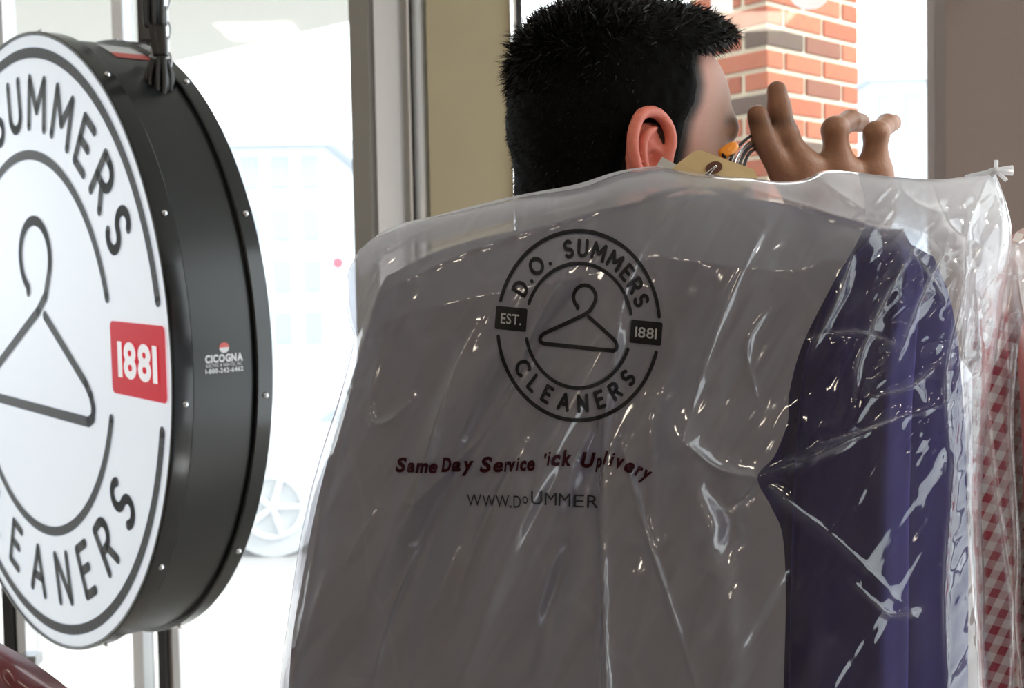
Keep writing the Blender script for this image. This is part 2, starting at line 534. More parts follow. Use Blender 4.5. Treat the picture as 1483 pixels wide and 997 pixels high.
# tan column between the two windows, taupe pier at the right
xa, xb = wx(623), wx(744)
slab('trim_1', (xa, YW - 0.02, 0), (xb, YW + 0.20, CEIL), M['column'], label='flat tan painted column behind the man')
xr0 = wx(1366)
wf_ = slab('wall_front', (xr0, YW - 0.02, 0), (xr0 + .42, YW + 0.10, CEIL), M['pillar'], label='taupe wall at the right of the brick window')
slab('wall_front_end', (2.1, YW - 0.02, 0), (2.2, YW + 0.10, CEIL), M['pillar'], kind=None, parent=wf_)
added_win4 = empty('added_window_4', (1.75, YW, 0), 'added unseen window right of the taupe wall, for side daylight', kind='structure')  # added out of view so daylight reaches face, film and suit from the right
MB().box((xr0 + .45, YW + .045, 0), (2.07, YW + .053, CEIL)).build('pane', M['glass'], added_win4)
for x_ in (xr0 + .42, 2.05): MB().box((x_, YW - .01, 0), (x_ + .05, YW + .09, CEIL)).build('window_frame', M['frame_dark'], added_win4)

# ---- window_1 : left glazing with its posts
win1 = empty('window_1', (wx(250), YW, 0), 'overexposed shop window behind the round sign', kind='structure')


def post(px0, px1, py, y0, y1, mat, name='window_frame', parent=None, z0=0.0):
    MB().box((wx(px0, py), y0, z0), (wx(px1, py), y1, CEIL)).build(name, mat, parent)


xl0 = -3.2
for a, b in ((xl0, wx(14, 940)), (wx(43, 940), wx(197, 960)), (wx(263, 960), wx(511))):
    MB().box((a, YW + 0.045, 0), (b, YW + 0.053, CEIL)).build('pane', M['glass'], win1)
post(14, 27, 940, YW - 0.03, YW + 0.06, M['frame_black'], parent=win1)
post(28, 31, 940, YW, YW + 0.05, M['frame_light'], parent=win1)
post(31, 43, 940, YW - 0.02, YW + 0.05, M['frame_metal'], parent=win1)
post(197, 212, 960, YW - 0.02, YW + 0.06, M['frame_metal'], parent=win1)
MB().box((wx(212, 960), YW + 0.045, 0), (wx(235, 960), YW + 0.053, CEIL)).build('pane', M['glass'], win1)
post(235, 246, 960, YW - 0.03, YW + 0.06, M['frame_black'], parent=win1)
post(246, 254, 960, YW + 0.0, YW + 0.05, M['frame_light'], parent=win1)
post(254, 264, 960, YW - 0.02, YW + 0.05, M['frame_metal'], parent=win1)
post(511, 538, 200, YW - 0.02, YW + 0.10, M['frame_dark'], parent=win1)
# cream return wall outdoors, seen beside the dark frame
x0, x1 = float(PY(534, 200, YW + 0.75)[0]), wx(586, 200)
MB().add([(x0, YW + 0.75, 0), (x1, YW + 0.02, 0), (x1 + .08, YW + 0.02, 0), (x0 + .08, YW + 0.75, 0), (x0, YW + 0.75, CEIL), (x1, YW + 0.02, CEIL), (x1 + .08, YW + 0.02, CEIL), (x0 + .08, YW + 0.75, CEIL)],
         [(0, 3, 2, 1), (4, 5, 6, 7), (0, 1, 5, 4), (1, 2, 6, 5), (2, 3, 7, 6), (3, 0, 4, 7)]).build('window_reveal', M['return'], win1)
post(586, 593, 200, YW - 0.02, YW + 0.1, M['frame_dark'], parent=win1)
post(593, 596, 200, YW + 0.0, YW + 0.1, M['frame_light'], parent=win1)
post(596, 598, 200, YW + 0.0, YW + 0.1, M['frame_black'], parent=win1)
xt = (wx(598, 200) + wx(622, 200)) / 2
rt = (wx(622, 200) - wx(598, 200)) / 2
MB().tube([(xt, YW + 0.01, 0), (xt, YW + 0.01, CEIL)], rt, 24).build('window_post', M['frame_metal'], win1, smooth=True)
# door pull at the lower left post
pb = PY(44, 957, YW - 0.05)
MB().box((pb[0] - 0.02, YW - 0.06, pb[2] - 0.012), (pb[0] + 0.016, YW - 0.02, pb[2] + 0.012)).build('handle', M['steel'], win1)

# ---- window_2 : the window between the tan column and the taupe wall
win2 = empty('window_2', (wx(1050), YW, 0), 'bright window showing a brick pier outdoors', kind='structure')
post(744, 748, 80, YW - 0.03, YW + 0.12, M['frame_light'], parent=win2)
post(748, 757, 80, YW - 0.03, YW + 0.12, M['frame_black'], parent=win2)
MB().box((wx(757, 80), YW + 0.045, 0), (xr0, YW + 0.053, CEIL)).build('pane', M['glass'], win2)
# white vinyl lettering stuck on the glass, cut by the top of the picture
def decal(pts2, name='decal'):
    """flat vinyl: polygon of pixels on the inside face of the pane"""
    front = [PY(x, y, YW + 0.0440) for x, y in pts2]
    back = [PY(x, y, YW + 0.0448) for x, y in pts2]
    n = len(pts2)
    fs = [tuple(range(n)), tuple(range(2 * n - 1, n - 1, -1))] + [(i, n + i, n + (i + 1) % n, (i + 1) % n) for i in range(n)]
    return mk(name, front + back, fs, M['vinyl'], win2, smooth=False)


ring_o = [(886 + 108 * math.cos(a), -62 + 80 * math.sin(a)) for a in np.linspace(0, math.pi, 33)]
ring_i = [(886 + 88 * math.cos(a), -62 + 62 * math.sin(a)) for a in np.linspace(math.pi, 0, 33)]
fr = [PY(x, y, YW + 0.0440) for x, y in ring_o] + [PY(x, y, YW + 0.0440) for x, y in ring_i[::-1]]
mk('decal', fr, [(i, i + 1, 34 + i, 33 + i) for i in range(32)], M['vinyl'], win2, smooth=False)
decal([(1029, -30), (1062, -30), (1061, 17), (1029, 17)])
decal([(1172 + 30 * math.cos(a), -12 + 26 * math.sin(a)) for a in np.linspace(0, 2 * math.pi, 28, endpoint=False)])

# ---- outdoors
slab('sidewalk', (-30, YW + 0.1, -0.12), (30, 6.2, -0.02), M['concrete'], label='pale sunlit pavement outside the shop')
slab('street', (-40, 6.2, -0.25), (40, 40, -0.14), M['asphalt'], label='washed-out street beyond the pavement')
e1, e2 = np.array((-0.865, 6.3)), np.array((-2.05, 7.24))
dv = e2 - e1
cp = [e1 - 0.5 * dv, (-0.27, YW + 0.15), (-7, YW + 0.15), e1 + 5.2 * dv]
cz = 3.0
cv = [(p[0], p[1], cz) for p in cp] + [(p[0], p[1], cz + 0.3) for p in cp]
can = mk('canopy', cv, [(3, 2, 1, 0), (4, 5, 6, 7), (0, 1, 5, 4), (1, 2, 6, 5), (2, 3, 7, 6), (3, 0, 4, 7)], M['soffit'], loc=(-2, 4, cz), smooth=False)
tag(can, 'cream canopy soffit over the pavement', kind='structure')

# ---- brick pier
ang = rad(42)
A_ = np.array((-math.sin(ang + rad(3)), math.cos(ang + rad(3))))
corner = P(1111, 60, 3.63)
B_dir = Vector((math.cos(ang), math.sin(ang), 0))
A_dir = Vector((-math.sin(ang), math.cos(ang), 0))
R3 = Matrix((B_dir, A_dir, Vector((0, 0, 1)))).transposed()
pier = empty('brick_pier', (corner[0], corner[1], -0.02), 'orange brick pier with cream mortar seen through the window', kind='structure', rot=R3)
BL, BW, BH, J = 0.1985, 0.088, 0.0532, 0.0145
LB, LA = 0.213 * 2 + 0.092, 0.213 + 0.1022 * 1.0 + 0.0   # pier size along the two faces
courses = 46
core = MB().box((0.007, 0.007, 0), (LB - 0.007, LA - 0.007, courses * (BH + J))).build('mortar', M['mortar'], pier, local=True)
cache = {}


def brick(x0, x1, y0, y1, z):
    w_, d_ = x1 - x0, y1 - y0
    k = (round(w_, 4), round(d_, 4))
    if k not in cache:
        me = bevel_box(w_, d_, BH, 0.003)
        me.materials.append(M['brick']); me.name = 'brick'
        cache[k] = me
    o = bpy.data.objects.new('brick', cache[k])
    o.location = ((x0 + x1) / 2 + random.uniform(-.0012, .0012), (y0 + y1) / 2 + random.uniform(-.0012, .0012), z + BH / 2 + random.uniform(-.001, .001))
    o.parent = pier
    COL.objects.link(o)


for c in range(courses):
    z = c * (BH + J) + J
    if c % 2 == 0:
        xs = [(0, BL), (BL + J, 2 * BL + J), (2 * BL + 2 * J, LB)]
        ys = [(BW + J, LA)]
    else:
        xs = [(0, BW), (BW + J, BW + J + BL), (BW + BL + 2 * J, LB)]
        ys = [(BL + J, LA)]
    for i, (a, b) in enumerate(xs):
        d = BW if (c % 2 == 0 or i > 0) else BL
        brick(a, b, 0, d, z)
    for a, b in ys: brick(0, BW, a, b, z)


# ---- pale buildings across the street, windows built one by one
def building(px0, px1, ytop, depth, rows, cols, label, wfrac=(0.55, 0.6), z0=0.6, floor_h=3.2):
    a = P(px0, ytop, depth); b = P(px1, ytop, depth)
    H = float(a[2]); W_ = float(b[0] - a[0])
    root = empty('building', (a[0] + W_ / 2, a[1], -0.14), label, 'building', 'pale buildings across the street')
    MB().box((a[0], a[1], -0.14), (b[0], a[1] + 7, H)).build('wall', M['bld'], root)
    MB().box((a[0] - 0.2, a[1] - 0.2, H), (b[0] + 0.2, a[1] + 7.2, H + 0.35)).build('cornice', M['bld'], root)
    cw = W_ / cols; ch = (H - z0) / rows
    for r in range(rows):
        for c in range(cols):
            x0 = a[0] + cw * (c + 0.5 - wfrac[0] / 2); zz = z0 + ch * (r + 0.5 - wfrac[1] / 2)
            MB().box((x0, a[1] - 0.05, zz), (x0 + cw * wfrac[0], a[1] + 0.1, zz + ch * wfrac[1])).build('window', M['bld_win'], root)


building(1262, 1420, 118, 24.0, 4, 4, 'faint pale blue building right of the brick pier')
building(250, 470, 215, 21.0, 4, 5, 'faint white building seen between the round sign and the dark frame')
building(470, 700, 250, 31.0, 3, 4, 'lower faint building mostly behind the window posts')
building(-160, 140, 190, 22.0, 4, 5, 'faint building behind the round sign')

# ---- a red street sign, out of focus, by the garment bag's corner
sg = P(489, 381, 12.0)
rs = empty('street_sign', (sg[0], sg[1], -0.14), 'small red sign on a thin pole outside, left of the garment bag', 'sign')
MB().tube([(sg[0], sg[1] - 0.01 + 0.02 * math.cos(0), sg[2]), (sg[0], sg[1] + 0.02, sg[2])], 0.055, 16).build('plate', M['red_sign'], rs)
MB().tube([(sg[0], sg[1] + 0.03, -0.14), (sg[0], sg[1] + 0.03, sg[2])], 0.008, 8).build('pole', M['bld'], rs)

# ---- parked car: only a wheel shows between the sign and the bag
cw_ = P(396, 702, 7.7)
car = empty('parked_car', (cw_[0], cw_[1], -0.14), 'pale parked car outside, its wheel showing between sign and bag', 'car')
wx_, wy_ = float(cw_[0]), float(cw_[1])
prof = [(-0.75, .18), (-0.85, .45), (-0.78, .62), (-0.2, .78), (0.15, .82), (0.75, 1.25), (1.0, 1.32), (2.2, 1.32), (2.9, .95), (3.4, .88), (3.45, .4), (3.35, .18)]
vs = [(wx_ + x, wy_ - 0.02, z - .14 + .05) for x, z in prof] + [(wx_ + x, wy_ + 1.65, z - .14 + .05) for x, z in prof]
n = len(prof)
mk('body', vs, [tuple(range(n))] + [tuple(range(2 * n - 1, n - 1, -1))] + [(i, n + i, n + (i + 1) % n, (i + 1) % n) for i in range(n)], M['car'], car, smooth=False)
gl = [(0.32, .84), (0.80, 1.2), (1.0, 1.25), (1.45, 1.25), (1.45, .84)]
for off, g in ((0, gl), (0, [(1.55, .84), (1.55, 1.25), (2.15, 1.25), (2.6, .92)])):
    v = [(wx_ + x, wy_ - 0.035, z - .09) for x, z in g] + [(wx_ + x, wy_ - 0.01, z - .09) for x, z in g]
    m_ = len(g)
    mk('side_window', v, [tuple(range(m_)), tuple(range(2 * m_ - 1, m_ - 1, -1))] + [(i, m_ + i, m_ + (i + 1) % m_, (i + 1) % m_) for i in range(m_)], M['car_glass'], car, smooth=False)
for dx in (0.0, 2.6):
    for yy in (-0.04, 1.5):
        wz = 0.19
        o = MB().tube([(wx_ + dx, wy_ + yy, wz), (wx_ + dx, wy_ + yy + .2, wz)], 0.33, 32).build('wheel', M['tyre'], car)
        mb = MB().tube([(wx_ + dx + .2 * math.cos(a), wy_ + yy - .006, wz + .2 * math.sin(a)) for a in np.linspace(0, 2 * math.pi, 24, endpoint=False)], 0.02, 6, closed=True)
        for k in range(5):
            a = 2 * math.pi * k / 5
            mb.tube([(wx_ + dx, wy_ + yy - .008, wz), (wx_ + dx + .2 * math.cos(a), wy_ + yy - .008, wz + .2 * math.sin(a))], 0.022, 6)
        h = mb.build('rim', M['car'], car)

# ---- shop ceiling lamps (behind the camera)
for i, (x, y) in enumerate([(-1.3, -1.0), (1.3, -1.0), (-1.3, -2.9), (1.3, -2.9)]):
    r = empty('ceiling_light', (x, y, CEIL), 'warm square ceiling light, %s' % ('second row beside the sign side wall', 'second row on the gingham shirt side', 'by the back wall on the sign side', 'by the back wall on the gingham shirt side')[i], 'ceiling light', 'ceiling lights')
    MB().box((x - .23, y - .23, CEIL - .03), (x + .23, y + .23, CEIL - 0.001)).build('housing', M['frame_light'], r)
    mm = pbr('warm_diffuser', (0.8, 0.8, 0.8), 0.6, emit=(1.0, 0.87, 0.70), estr=LAMP) if i == 0 else mm
    MB().box((x - .20, y - .20, CEIL - .04), (x + .20, y + .20, CEIL - .031)).build('diffuser', mm, r)

# ================================================================== LETTERING TOOLS
def arc(cx, cy, rx, ry, a0, a1, n=14):
    return [(cx + rx * math.cos(rad(a)), cy + ry * math.sin(rad(a))) for a in np.linspace(a0, a1, n)]


STROKE = {
    'D': (0.66, [[(0, 0), (0, 1), (.22, 1)] + arc(.22, .5, .44, .5, 90, -90) + [(0, 0)]]),
    'O': (0.90, [arc(.45, .5, .45, .5, 90, 450, 28)]),
    '.': (0.06, [[(0.03, 0.02), (0.031, 0.05)]]),
    'S': (0.54, [arc(.27, .745, .245, .255, 38, 262, 14) + arc(.27, .245, .265, .245, 80, -142, 14)]),
    'U': (0.62, [[(0, 1), (0, .32)] + arc(.31, .32, .31, .32, 180, 360, 12) + [(.62, 1)]]),
    'M': (0.84, [[(0, 0), (.02, 1), (.42, .36), (.82, 1), (.84, 0)]]),
    'E': (0.50, [[(.5, 1), (0, 1), (0, 0), (.5, 0)], [(0, .52), (.42, .52)]]),
    'R': (0.56, [[(0, 0), (0, 1), (.28, 1)] + arc(.28, .73, .27, .27, 90, -90, 10) + [(0, .46)], [(.28, .46), (.56, 0)]]),
    'C': (0.74, [arc(.46, .5, .46, .5, 48, 312, 22)]),
    'L': (0.46, [[(0, 1), (0, 0), (.46, 0)]]),
    'A': (0.74, [[(0, 0), (.37, 1), (.74, 0)], [(.14, .34), (.60, .34)]]),
    'N': (0.64, [[(0, 0), (0, 1), (.64, 0), (.64, 1)]]),
}


def resample(pts, step):
    out = [pts[0]]
    for a, b in zip(pts[:-1], pts[1:]):
        d = math.hypot(b[0] - a[0], b[1] - a[1]); n = max(1, int(math.ceil(d / step)))
        for i in range(1, n + 1): out.append((a[0] + (b[0] - a[0]) * i / n, a[1] + (b[1] - a[1]) * i / n))
    return out


def ribbon(pts, wd, step):
    """2D stroke with round ends and joins -> verts, faces (no overlaps worth seeing)"""
    pts = resample(pts, step)
    V, F = [], []
    h = wd / 2
    n = len(pts)

    def disc(c, k=10):
        b = len(V); V.append(c)
        for i in range(k): V.append((c[0] + h * math.cos(2 * math.pi * i / k), c[1] + h * math.sin(2 * math.pi * i / k)))
        for i in range(k): F.append((b, b + 1 + i, b + 1 + (i + 1) % k))
    prev = None
    for i in range(n - 1):
        a, b = pts[i], pts[i + 1]
        d = math.hypot(b[0] - a[0], b[1] - a[1])
        if d < 1e-9: continue
        t = ((b[0] - a[0]) / d, (b[1] - a[1]) / d)
        q = len(V)
        V += [(a[0] - t[1] * h, a[1] + t[0] * h), (a[0] + t[1] * h, a[1] - t[0] * h), (b[0] + t[1] * h, b[1] - t[0] * h), (b[0] - t[1] * h, b[1] + t[0] * h)]
        F.append((q, q + 1, q + 2, q + 3))
        if prev is None or prev[0] * t[0] + prev[1] * t[1] < 0.998: disc(a)
        prev = t
    disc(pts[-1])
    return V, F


def arc_text(txt, rb, cap, c0, c1, top=True, gap=None):
    """letters along a circle: c0/c1 are the angles of the first and last letter centres -> list of stroke lists"""
    wds = [STROKE[ch][0] * cap if ch != ' ' else 0.35 * cap for ch in txt]
    # equal gaps that make the first and last centres land on c0, c1
    r = rb + cap * (0.5 if top else 0.5)
    total = abs(rad(c1 - c0)) * r
    inner = sum(wds) - wds[0] / 2 - wds[-1] / 2
    g = (total - inner) / (len(txt) - 1)
    out = []
    x = 0.0
    for i, ch in enumerate(txt):
        if i: x += wds[i - 1] / 2 + g + wds[i] / 2
        if ch == ' ': continue
        a = rad(c0) + (-1 if top else 1) * x / r
        er = (math.cos(a), math.sin(a))
        et = (math.sin(a), -math.cos(a)) if top else (-math.sin(a), math.cos(a))
        st = []
        for pl in STROKE[ch][1]:
            q = []
            for (lx, ly) in pl:
                xx = (lx - STROKE[ch][0] / 2) * cap
                yy = ly * cap
                rr = rb + yy if top else rb + cap - yy
                q.append((er[0] * rr + et[0] * xx, er[1] * rr + et[1] * xx))
            st.append(q)
        out.append((ch, st))
    return out


HANGER = [(-.012, .173)] + [(.072 + .128 * math.cos(rad(a)), .280 + .118 * math.sin(rad(a))) for a in np.linspace(232, -35, 22)] + \
         [(.135, .150), (.06, .105), (-.405, -.075), (-.440, -.105), (-.448, -.135), (-.432, -.162), (-.40, -.172), (.395, -.252), (.430, -.240), (.442, -.21), (.430, -.172), (.40, -.135), (.115, .088)]
ch_, sh_ = math.cos(rad(5.6)), math.sin(rad(5.6))
HANGER = [(x * ch_ - y * sh_, x * sh_ + y * ch_) for x, y in HANGER]


def logo_strokes(tr=0.0, dr=0.0):
    """(name, strokes, width) for the round emblem, unit circle = edge of the sign face"""
    L = []
    L.append(('outer_ring_line', [[(.934 * math.cos(rad(a)), .934 * math.sin(rad(a))) for a in np.linspace(10.5, 169.5, 70)]], .033))
    L.append(('outer_ring_line', [[(.934 * math.cos(rad(a)), .934 * math.sin(rad(a))) for a in np.linspace(191.5, 348.5, 70)]], .033))
    L.append(('inner_ring_line', [[(.615 * math.cos(rad(a)), .615 * math.sin(rad(a))) for a in np.linspace(16, 164, 50)]], .031))
    L.append(('inner_ring_line', [[(.615 * math.cos(rad(a)), .615 * math.sin(rad(a))) for a in np.linspace(197.5, 342.5, 50)]], .031))
    for c, st in arc_text('D.O. SUMMERS', .690 + dr, .150, 156 + tr, 24 + tr, True): L.append(('letter', st, .031))
    for c, st in arc_text('CLEANERS', .692, .150, 217.5 + tr * .8, 323 + tr * .8, False): L.append(('letter', st, .031))
    L.append(('hanger_emblem', [HANGER], .033))
    return L


def glyph(ch, bold=0.0, shear=0.0):
    """one character of the built-in font as a flat mesh: verts (n,2), faces; scaled to cap height 1"""
    cu = bpy.data.curves.new('g', 'FONT')
    cu.body = ch; cu.size = 1.0; cu.offset = bold; cu.shear = shear; cu.resolution_u = 4
    ob = bpy.data.objects.new('g', cu); COL.objects.link(ob)
    me = ob.to_mesh()
    v = np.array([(p.co.x, p.co.y) for p in me.vertices] or [(0, 0), (.22, 0)]).reshape(-1, 2)
    f = [tuple(p.vertices) for p in me.polygons]
    ob.to_mesh_clear()
    bpy.data.objects.remove(ob); bpy.data.curves.remove(cu)
    return v / 0.729, f


def chop(v, f, step):
    """cut a flat 2D mesh along a grid so that it can follow a curved surface"""
    bm = bmesh.new()
    vv = [bm.verts.new((p[0], p[1], 0)) for p in v]
    for q in f:
        try: bm.faces.new([vv[i] for i in q])
        except ValueError: pass
    for ax in (0, 1):
        lo, hi = v[:, ax].min(), v[:, ax].max()
        k = math.floor(lo / step) + 1
        while k * step < hi:
            co = [0, 0, 0]; no = [0, 0, 0]; co[ax] = k * step; no[ax] = 1
            bmesh.ops.bisect_plane(bm, geom=bm.verts[:] + bm.edges[:] + bm.faces[:], plane_co=co, plane_no=no)
            k += 1
    bmesh.ops.triangulate(bm, faces=bm.faces[:])
    bm.verts.index_update()
    V = np.array([(p.co.x, p.co.y) for p in bm.verts]); F = [tuple(q.index for q in fa.verts) for fa in bm.faces]
    bm.free()
    return V, F


# ================================================================== THE ROUND LIGHT-BOX SIGN
SR, ST = 0.4535, 0.138
th = rad(47.9)
sc_ = P(52, 499, 1.748)
S_roll = rad(-2.4)
su = Vector((math.cos(th), -math.sin(th), 0)); sv = Vector((0, 0, 1)); sn = Vector((-math.sin(th), -math.cos(th), 0))
SROT = Matrix((su, sv, sn)).transposed() @ Matrix.Rotation(0.027, 3, 'X') @ Matrix.Rotation(S_roll, 3, 'Z')
sign = empty('round_sign', sc_, 'round black-sided light box sign with white face and hanger emblem', 'sign', rot=SROT)
SM = np.array(sign.matrix_world)
SMI = np.array(Matrix(SROT.to_4x4()))


def s2w(p):
    p = np.asarray(p, float)
    return p @ np.array(SROT).T + sc_


def w2px(p):
    q = np.linalg.inv(CM) @ np.append(np.asarray(p, float), 1)
    return CX + FPX * q[0] / -q[2], CY - FPX * q[1] / -q[2], -q[2]


def lathe(name, prof, mat, parent, n=144, close_center=False):
    vs, fs = [], []
    for i in range(n):
        a = 2 * math.pi * i / n
        for r, z in prof: vs.append((r * math.cos(a), r * math.sin(a), z))
    k = len(prof)
    for i in range(n):
        j = (i + 1) % n
        for q in range(k - 1): fs.append((i * k + q, j * k + q, j * k + q + 1, i * k + q + 1))
    o = mk(name, vs, fs, mat, parent, True, local=True)
    md = o.modifiers.new('edge', 'EDGE_SPLIT'); md.split_angle = rad(35)
    return o


lathe('drum', [(.4465, -.012), (.4465, -.126)], M['black_gloss'], sign)
lathe('front_rim', [(.4475, .000), (.4475, .0035), (.4480, .0045), (.4515, .0045), (.4530, .0030), (.4535, .000), (.4535, -.0215), (.4520, -.0235), (.4465, -.0240)], M['black_rim'], sign)
lathe('back_rim', [(.4465, -.109), (.4520, -.1095), (.4535, -.1115), (.4535, -.132), (.4510, -.134), (.40, -.134)], M['black_rim'], sign)
vs = [(.44 * math.cos(a), .44 * math.sin(a), -.133) for a in np.linspace(0, 2 * math.pi, 96, endpoint=False)]
mk('back_panel', vs, [tuple(range(96))[::-1]], M['black_gloss'], sign, False, local=True)
vs = [(.4480 * math.cos(a), .4480 * math.sin(a), .002) for a in np.linspace(0, 2 * math.pi, 144, endpoint=False)]
face = mk('face', vs, [tuple(range(144))], M['sign_face'], sign, False, local=True)
FR = 0.4535
for nm, st, wd in logo_strokes(4.0, .012):
    mb = MB()
    for pl in st:
        v, f = ribbon(pl, wd, 0.03)
        mb.add([(x * FR, y * FR, .0030) for x, y in v], f)
    mb.build(nm, M['sign_ink'], face, local=True)


def rrect(x0, x1, y0, y1, r, n=5):
    out = []
    for cx, cy, a0 in ((x1 - r, y1 - r, 0), (x0 + r, y1 - r, 90), (x0 + r, y0 + r, 180), (x1 - r, y0 + r, 270)):
        out += arc(cx, cy, r, r, a0, a0 + 90, n)
    return out


def sign_text(txt, x0, x1, yb, cap, z, mat, parent, bold=0.03):
    gs = []; x = 0
    for c in txt:
        v, f = glyph(c, bold)
        if c == '.': x += 0.02
        gs.append((v - [v[:, 0].min(), 0], f, x)); x += v[:, 0].max() - v[:, 0].min() + 0.09
    sx = (x1 - x0) / (x - 0.09)
    for c, (v, f, xo) in zip(txt, gs):
        mk('digit' if c.isdigit() else 'letter', [((x0 + (p[0] + xo) * sx) * FR, (yb + p[1] * cap) * FR, z) for p in v], f, mat, parent, False, local=True)


for sgn in (1, -1):
    x0, x1 = (.605, .955) if sgn > 0 else (-.955, -.605)
    pts = rrect(x0, x1, -.105, .105, .018)
    bx_ = mk('red_box', [(x * FR, y * FR, .0032) for x, y in pts], [tuple(range(len(pts)))], M['sign_red'], face, False, local=True)
    bx_['label'] = 'red box with white lettering'
    if sgn > 0: sign_text('1881', .655, .905, -.050, .100, .0042, M['sign_white'], bx_, 0.035)
    else: sign_text('EST.', -.915, -.665, -.050, .100, .0042, M['sign_white'], bx_, 0.035)
# rim screws
dome = bmesh.new(); bmesh.ops.create_uvsphere(dome, u_segments=10, v_segments=6, radius=.0042)
dm = bpy.data.meshes.new('screw'); dome.to_mesh(dm); dome.free(); dm.materials.append(M['chrome'])
for z in (-.011, -.122):
    for k in range(12):
        a = rad(30 * k + 24)
        o = bpy.data.objects.new('screw', dm); o.location = (.4535 * math.cos(a), .4535 * math.sin(a), z); o.parent = sign; COL.objects.link(o)


def solve_drum(px, py, r=.447):
    best = None
    for a in np.linspace(-80, 100, 361):
        for z in np.linspace(-.02, -.135, 47):
            q = w2px(s2w((r * math.cos(rad(a)), r * math.sin(rad(a)), z)))
            e = (q[0] - px) ** 2 + (q[1] - py) ** 2
            if best is None or e < best[0]: best = (e, rad(a), z, q[2])
    return best


def on_drum(a0, z0, x, y, r):
    """x along the drum's depth, y up along its curve (metres)"""
    a = a0 + y / r
    return (r * math.cos(a), r * math.sin(a), z0 - x)


_, sa, sz, _ = solve_drum(325, 524)
stk = empty('maker_sticker', (0, 0, 0)); stk.parent = sign


def drum_text(txt, x0, x1, yb, cap, mat, bold):
    gs = []; x = 0
    for c in txt:
        v, f = glyph(c, bold); v = v - [v[:, 0].min(), 0]
        gs.append((v, f, x)); x += v[:, 0].max() + 0.10
    sx = (x1 - x0) / (x - .10)
    mb = MB()
    for v, f, xo in gs: mb.add([on_drum(sa, sz, x0 + (p[0] + xo) * sx, yb + p[1] * cap, .4472) for p in v], f)
    o = mb.build('sticker_lettering', mat, sign, local=True)


bpy.data.objects.remove(stk)
drum_text('CICOGNA', -.026, .026, .000, .0095, M['sticker_white'], 0.05)
drum_text('ELECTRIC & SIGN CO., INC.', -.025, .025, -.0058, .0040, M['sticker_white'], 0.0)
drum_text('1-800-242-6462', -.026, .026, -.0135, .0058, M['sticker_white'], 0.03)
for nm, a0, a1, mt in (('sticker_disc', 0, 180, 'sticker_red'), ('sticker_disc', 180, 360, 'sticker_white')):
    pts = arc(0.0005, .0175, .0068, .0068, a0, a1, 12)
    mk(nm, [on_drum(sa, sz, x, y, .4472) for x, y in pts], [tuple(range(12))], M[mt], sign, False, local=True)
# warning sticker on the upper side: white over red
_, ta, tz, _ = solve_drum(186, 78)
for y0, y1, mt in ((.002, .050, 'sticker_white'), (-.022, .002, 'sticker_red')):
    vs, fs = [], []
    for i in range(5):
        y = y0 + (y1 - y0) * i / 4
        vs += [on_drum(ta, tz, -.026, y, .4473), on_drum(ta, tz, .030, y, .4473)]
    for i in range(4): fs.append((2 * i, 2 * i + 1, 2 * i + 3, 2 * i + 2))
    mk('warning_sticker', vs, fs, M[mt], sign, True, local=True)
# eye bolt, chain and bundled cord
_, ha, hz, hd = solve_drum(243, 112)
eye = s2w((.447 * math.cos(ha), .447 * math.sin(ha), hz))
mb = MB().tube([s2w((r * math.cos(ha), r * math.sin(ha), hz)) for r in (.440, .458)], .006, 10)
mb.build('hanging_bolt', M['steel'], sign)
_, ka, kz, kd = solve_drum(211, 92)
kb = s2w((.45 * math.cos(ka), .45 * math.sin(ka), kz))
MB().tube([s2w((r * math.cos(ka), r * math.sin(ka), kz)) for r in (.444, .452, .4525, .466, .4661, .476)], [.011, .011, .006, .006, .008, .006], 12).build('cord_grip', M['black_rim'], sign)

chain = empty('hanging_chain', (eye[0], eye[1], CEIL), 'thin steel chain holding up the round sign', 'chain')
lk = MB().tube([(.0055 * math.cos(a), 0, .0125 * math.sin(a)) for a in np.linspace(0, 2 * math.pi, 16, endpoint=False)], .0016, 6, closed=True)
lo = lk.build('link', M['steel'], None, True, local=True); lme = lo.data; bpy.data.objects.remove(lo)
k = 0; z = eye[2] + .022
while z < CEIL - .01:
    o = bpy.data.objects.new('link', lme); o.parent = chain
    o.location = (0, 0, z - CEIL); o.rotation_euler = (0, rad(6 * (-1) ** k), rad(20 + 90 * (k % 2)))
    COL.objects.link(o); z += .0205; k += 1

cd = kd - .045
cord = empty('power_cord', P(225, -40, cd), 'bundled black power cord hanging over the round sign', 'power cord')
bpx = 232


def pp(pts, n=24, dj=0.0):
    q = spline(np.array(pts, float), n)
    return P(q[:, 0], q[:, 1], cd + dj + (q[:, 2] if q.shape[1] > 2 else 0))


mb = MB()
for i in range(7):                      # strands coming down together
    ox = (i - 3) * 4.0
    mb.tube(pp([(222 + ox * .9, -330, .004 * (i % 3)), (222 + ox, 0, .004 * (i % 3)), (227 + ox * .8, 40, 0), (232 + ox * .55, 82, 0)]), .0036, 8)
mb.build('hanging_strands', M['cord'], cord, True)
mb = MB()
for i, (wdt, ln, dj) in enumerate([(17, 66, 0), (13, 60, -.006), (9, 68, .006), (20, 56, .010), (6, 62, -.010), (14, 70, .004)]):
    c = 231 + (i - 2.5) * 1.6
    mb.tube(pp([(c - 3, 82, 0), (c - wdt * .8, 108, .0), (c - wdt * .75, 82 + ln * .8, 0), (c, 84 + ln, 0), (c + wdt * .75, 82 + ln * .8, 0), (c + wdt * .8, 108, 0), (c + 3, 82, 0)], 32, dj), .0042, 8)
mb.build('coiled_loops', M['cord'], cord, True)
MB().tube([P(231 + 13 * math.cos(a), 82 + 3 * math.sin(a), cd - .011 * math.sin(a)) for a in np.linspace(0, 2 * math.pi, 20, endpoint=False)], .002, 6, closed=True).build('cable_tie', M['steel'], cord, True)
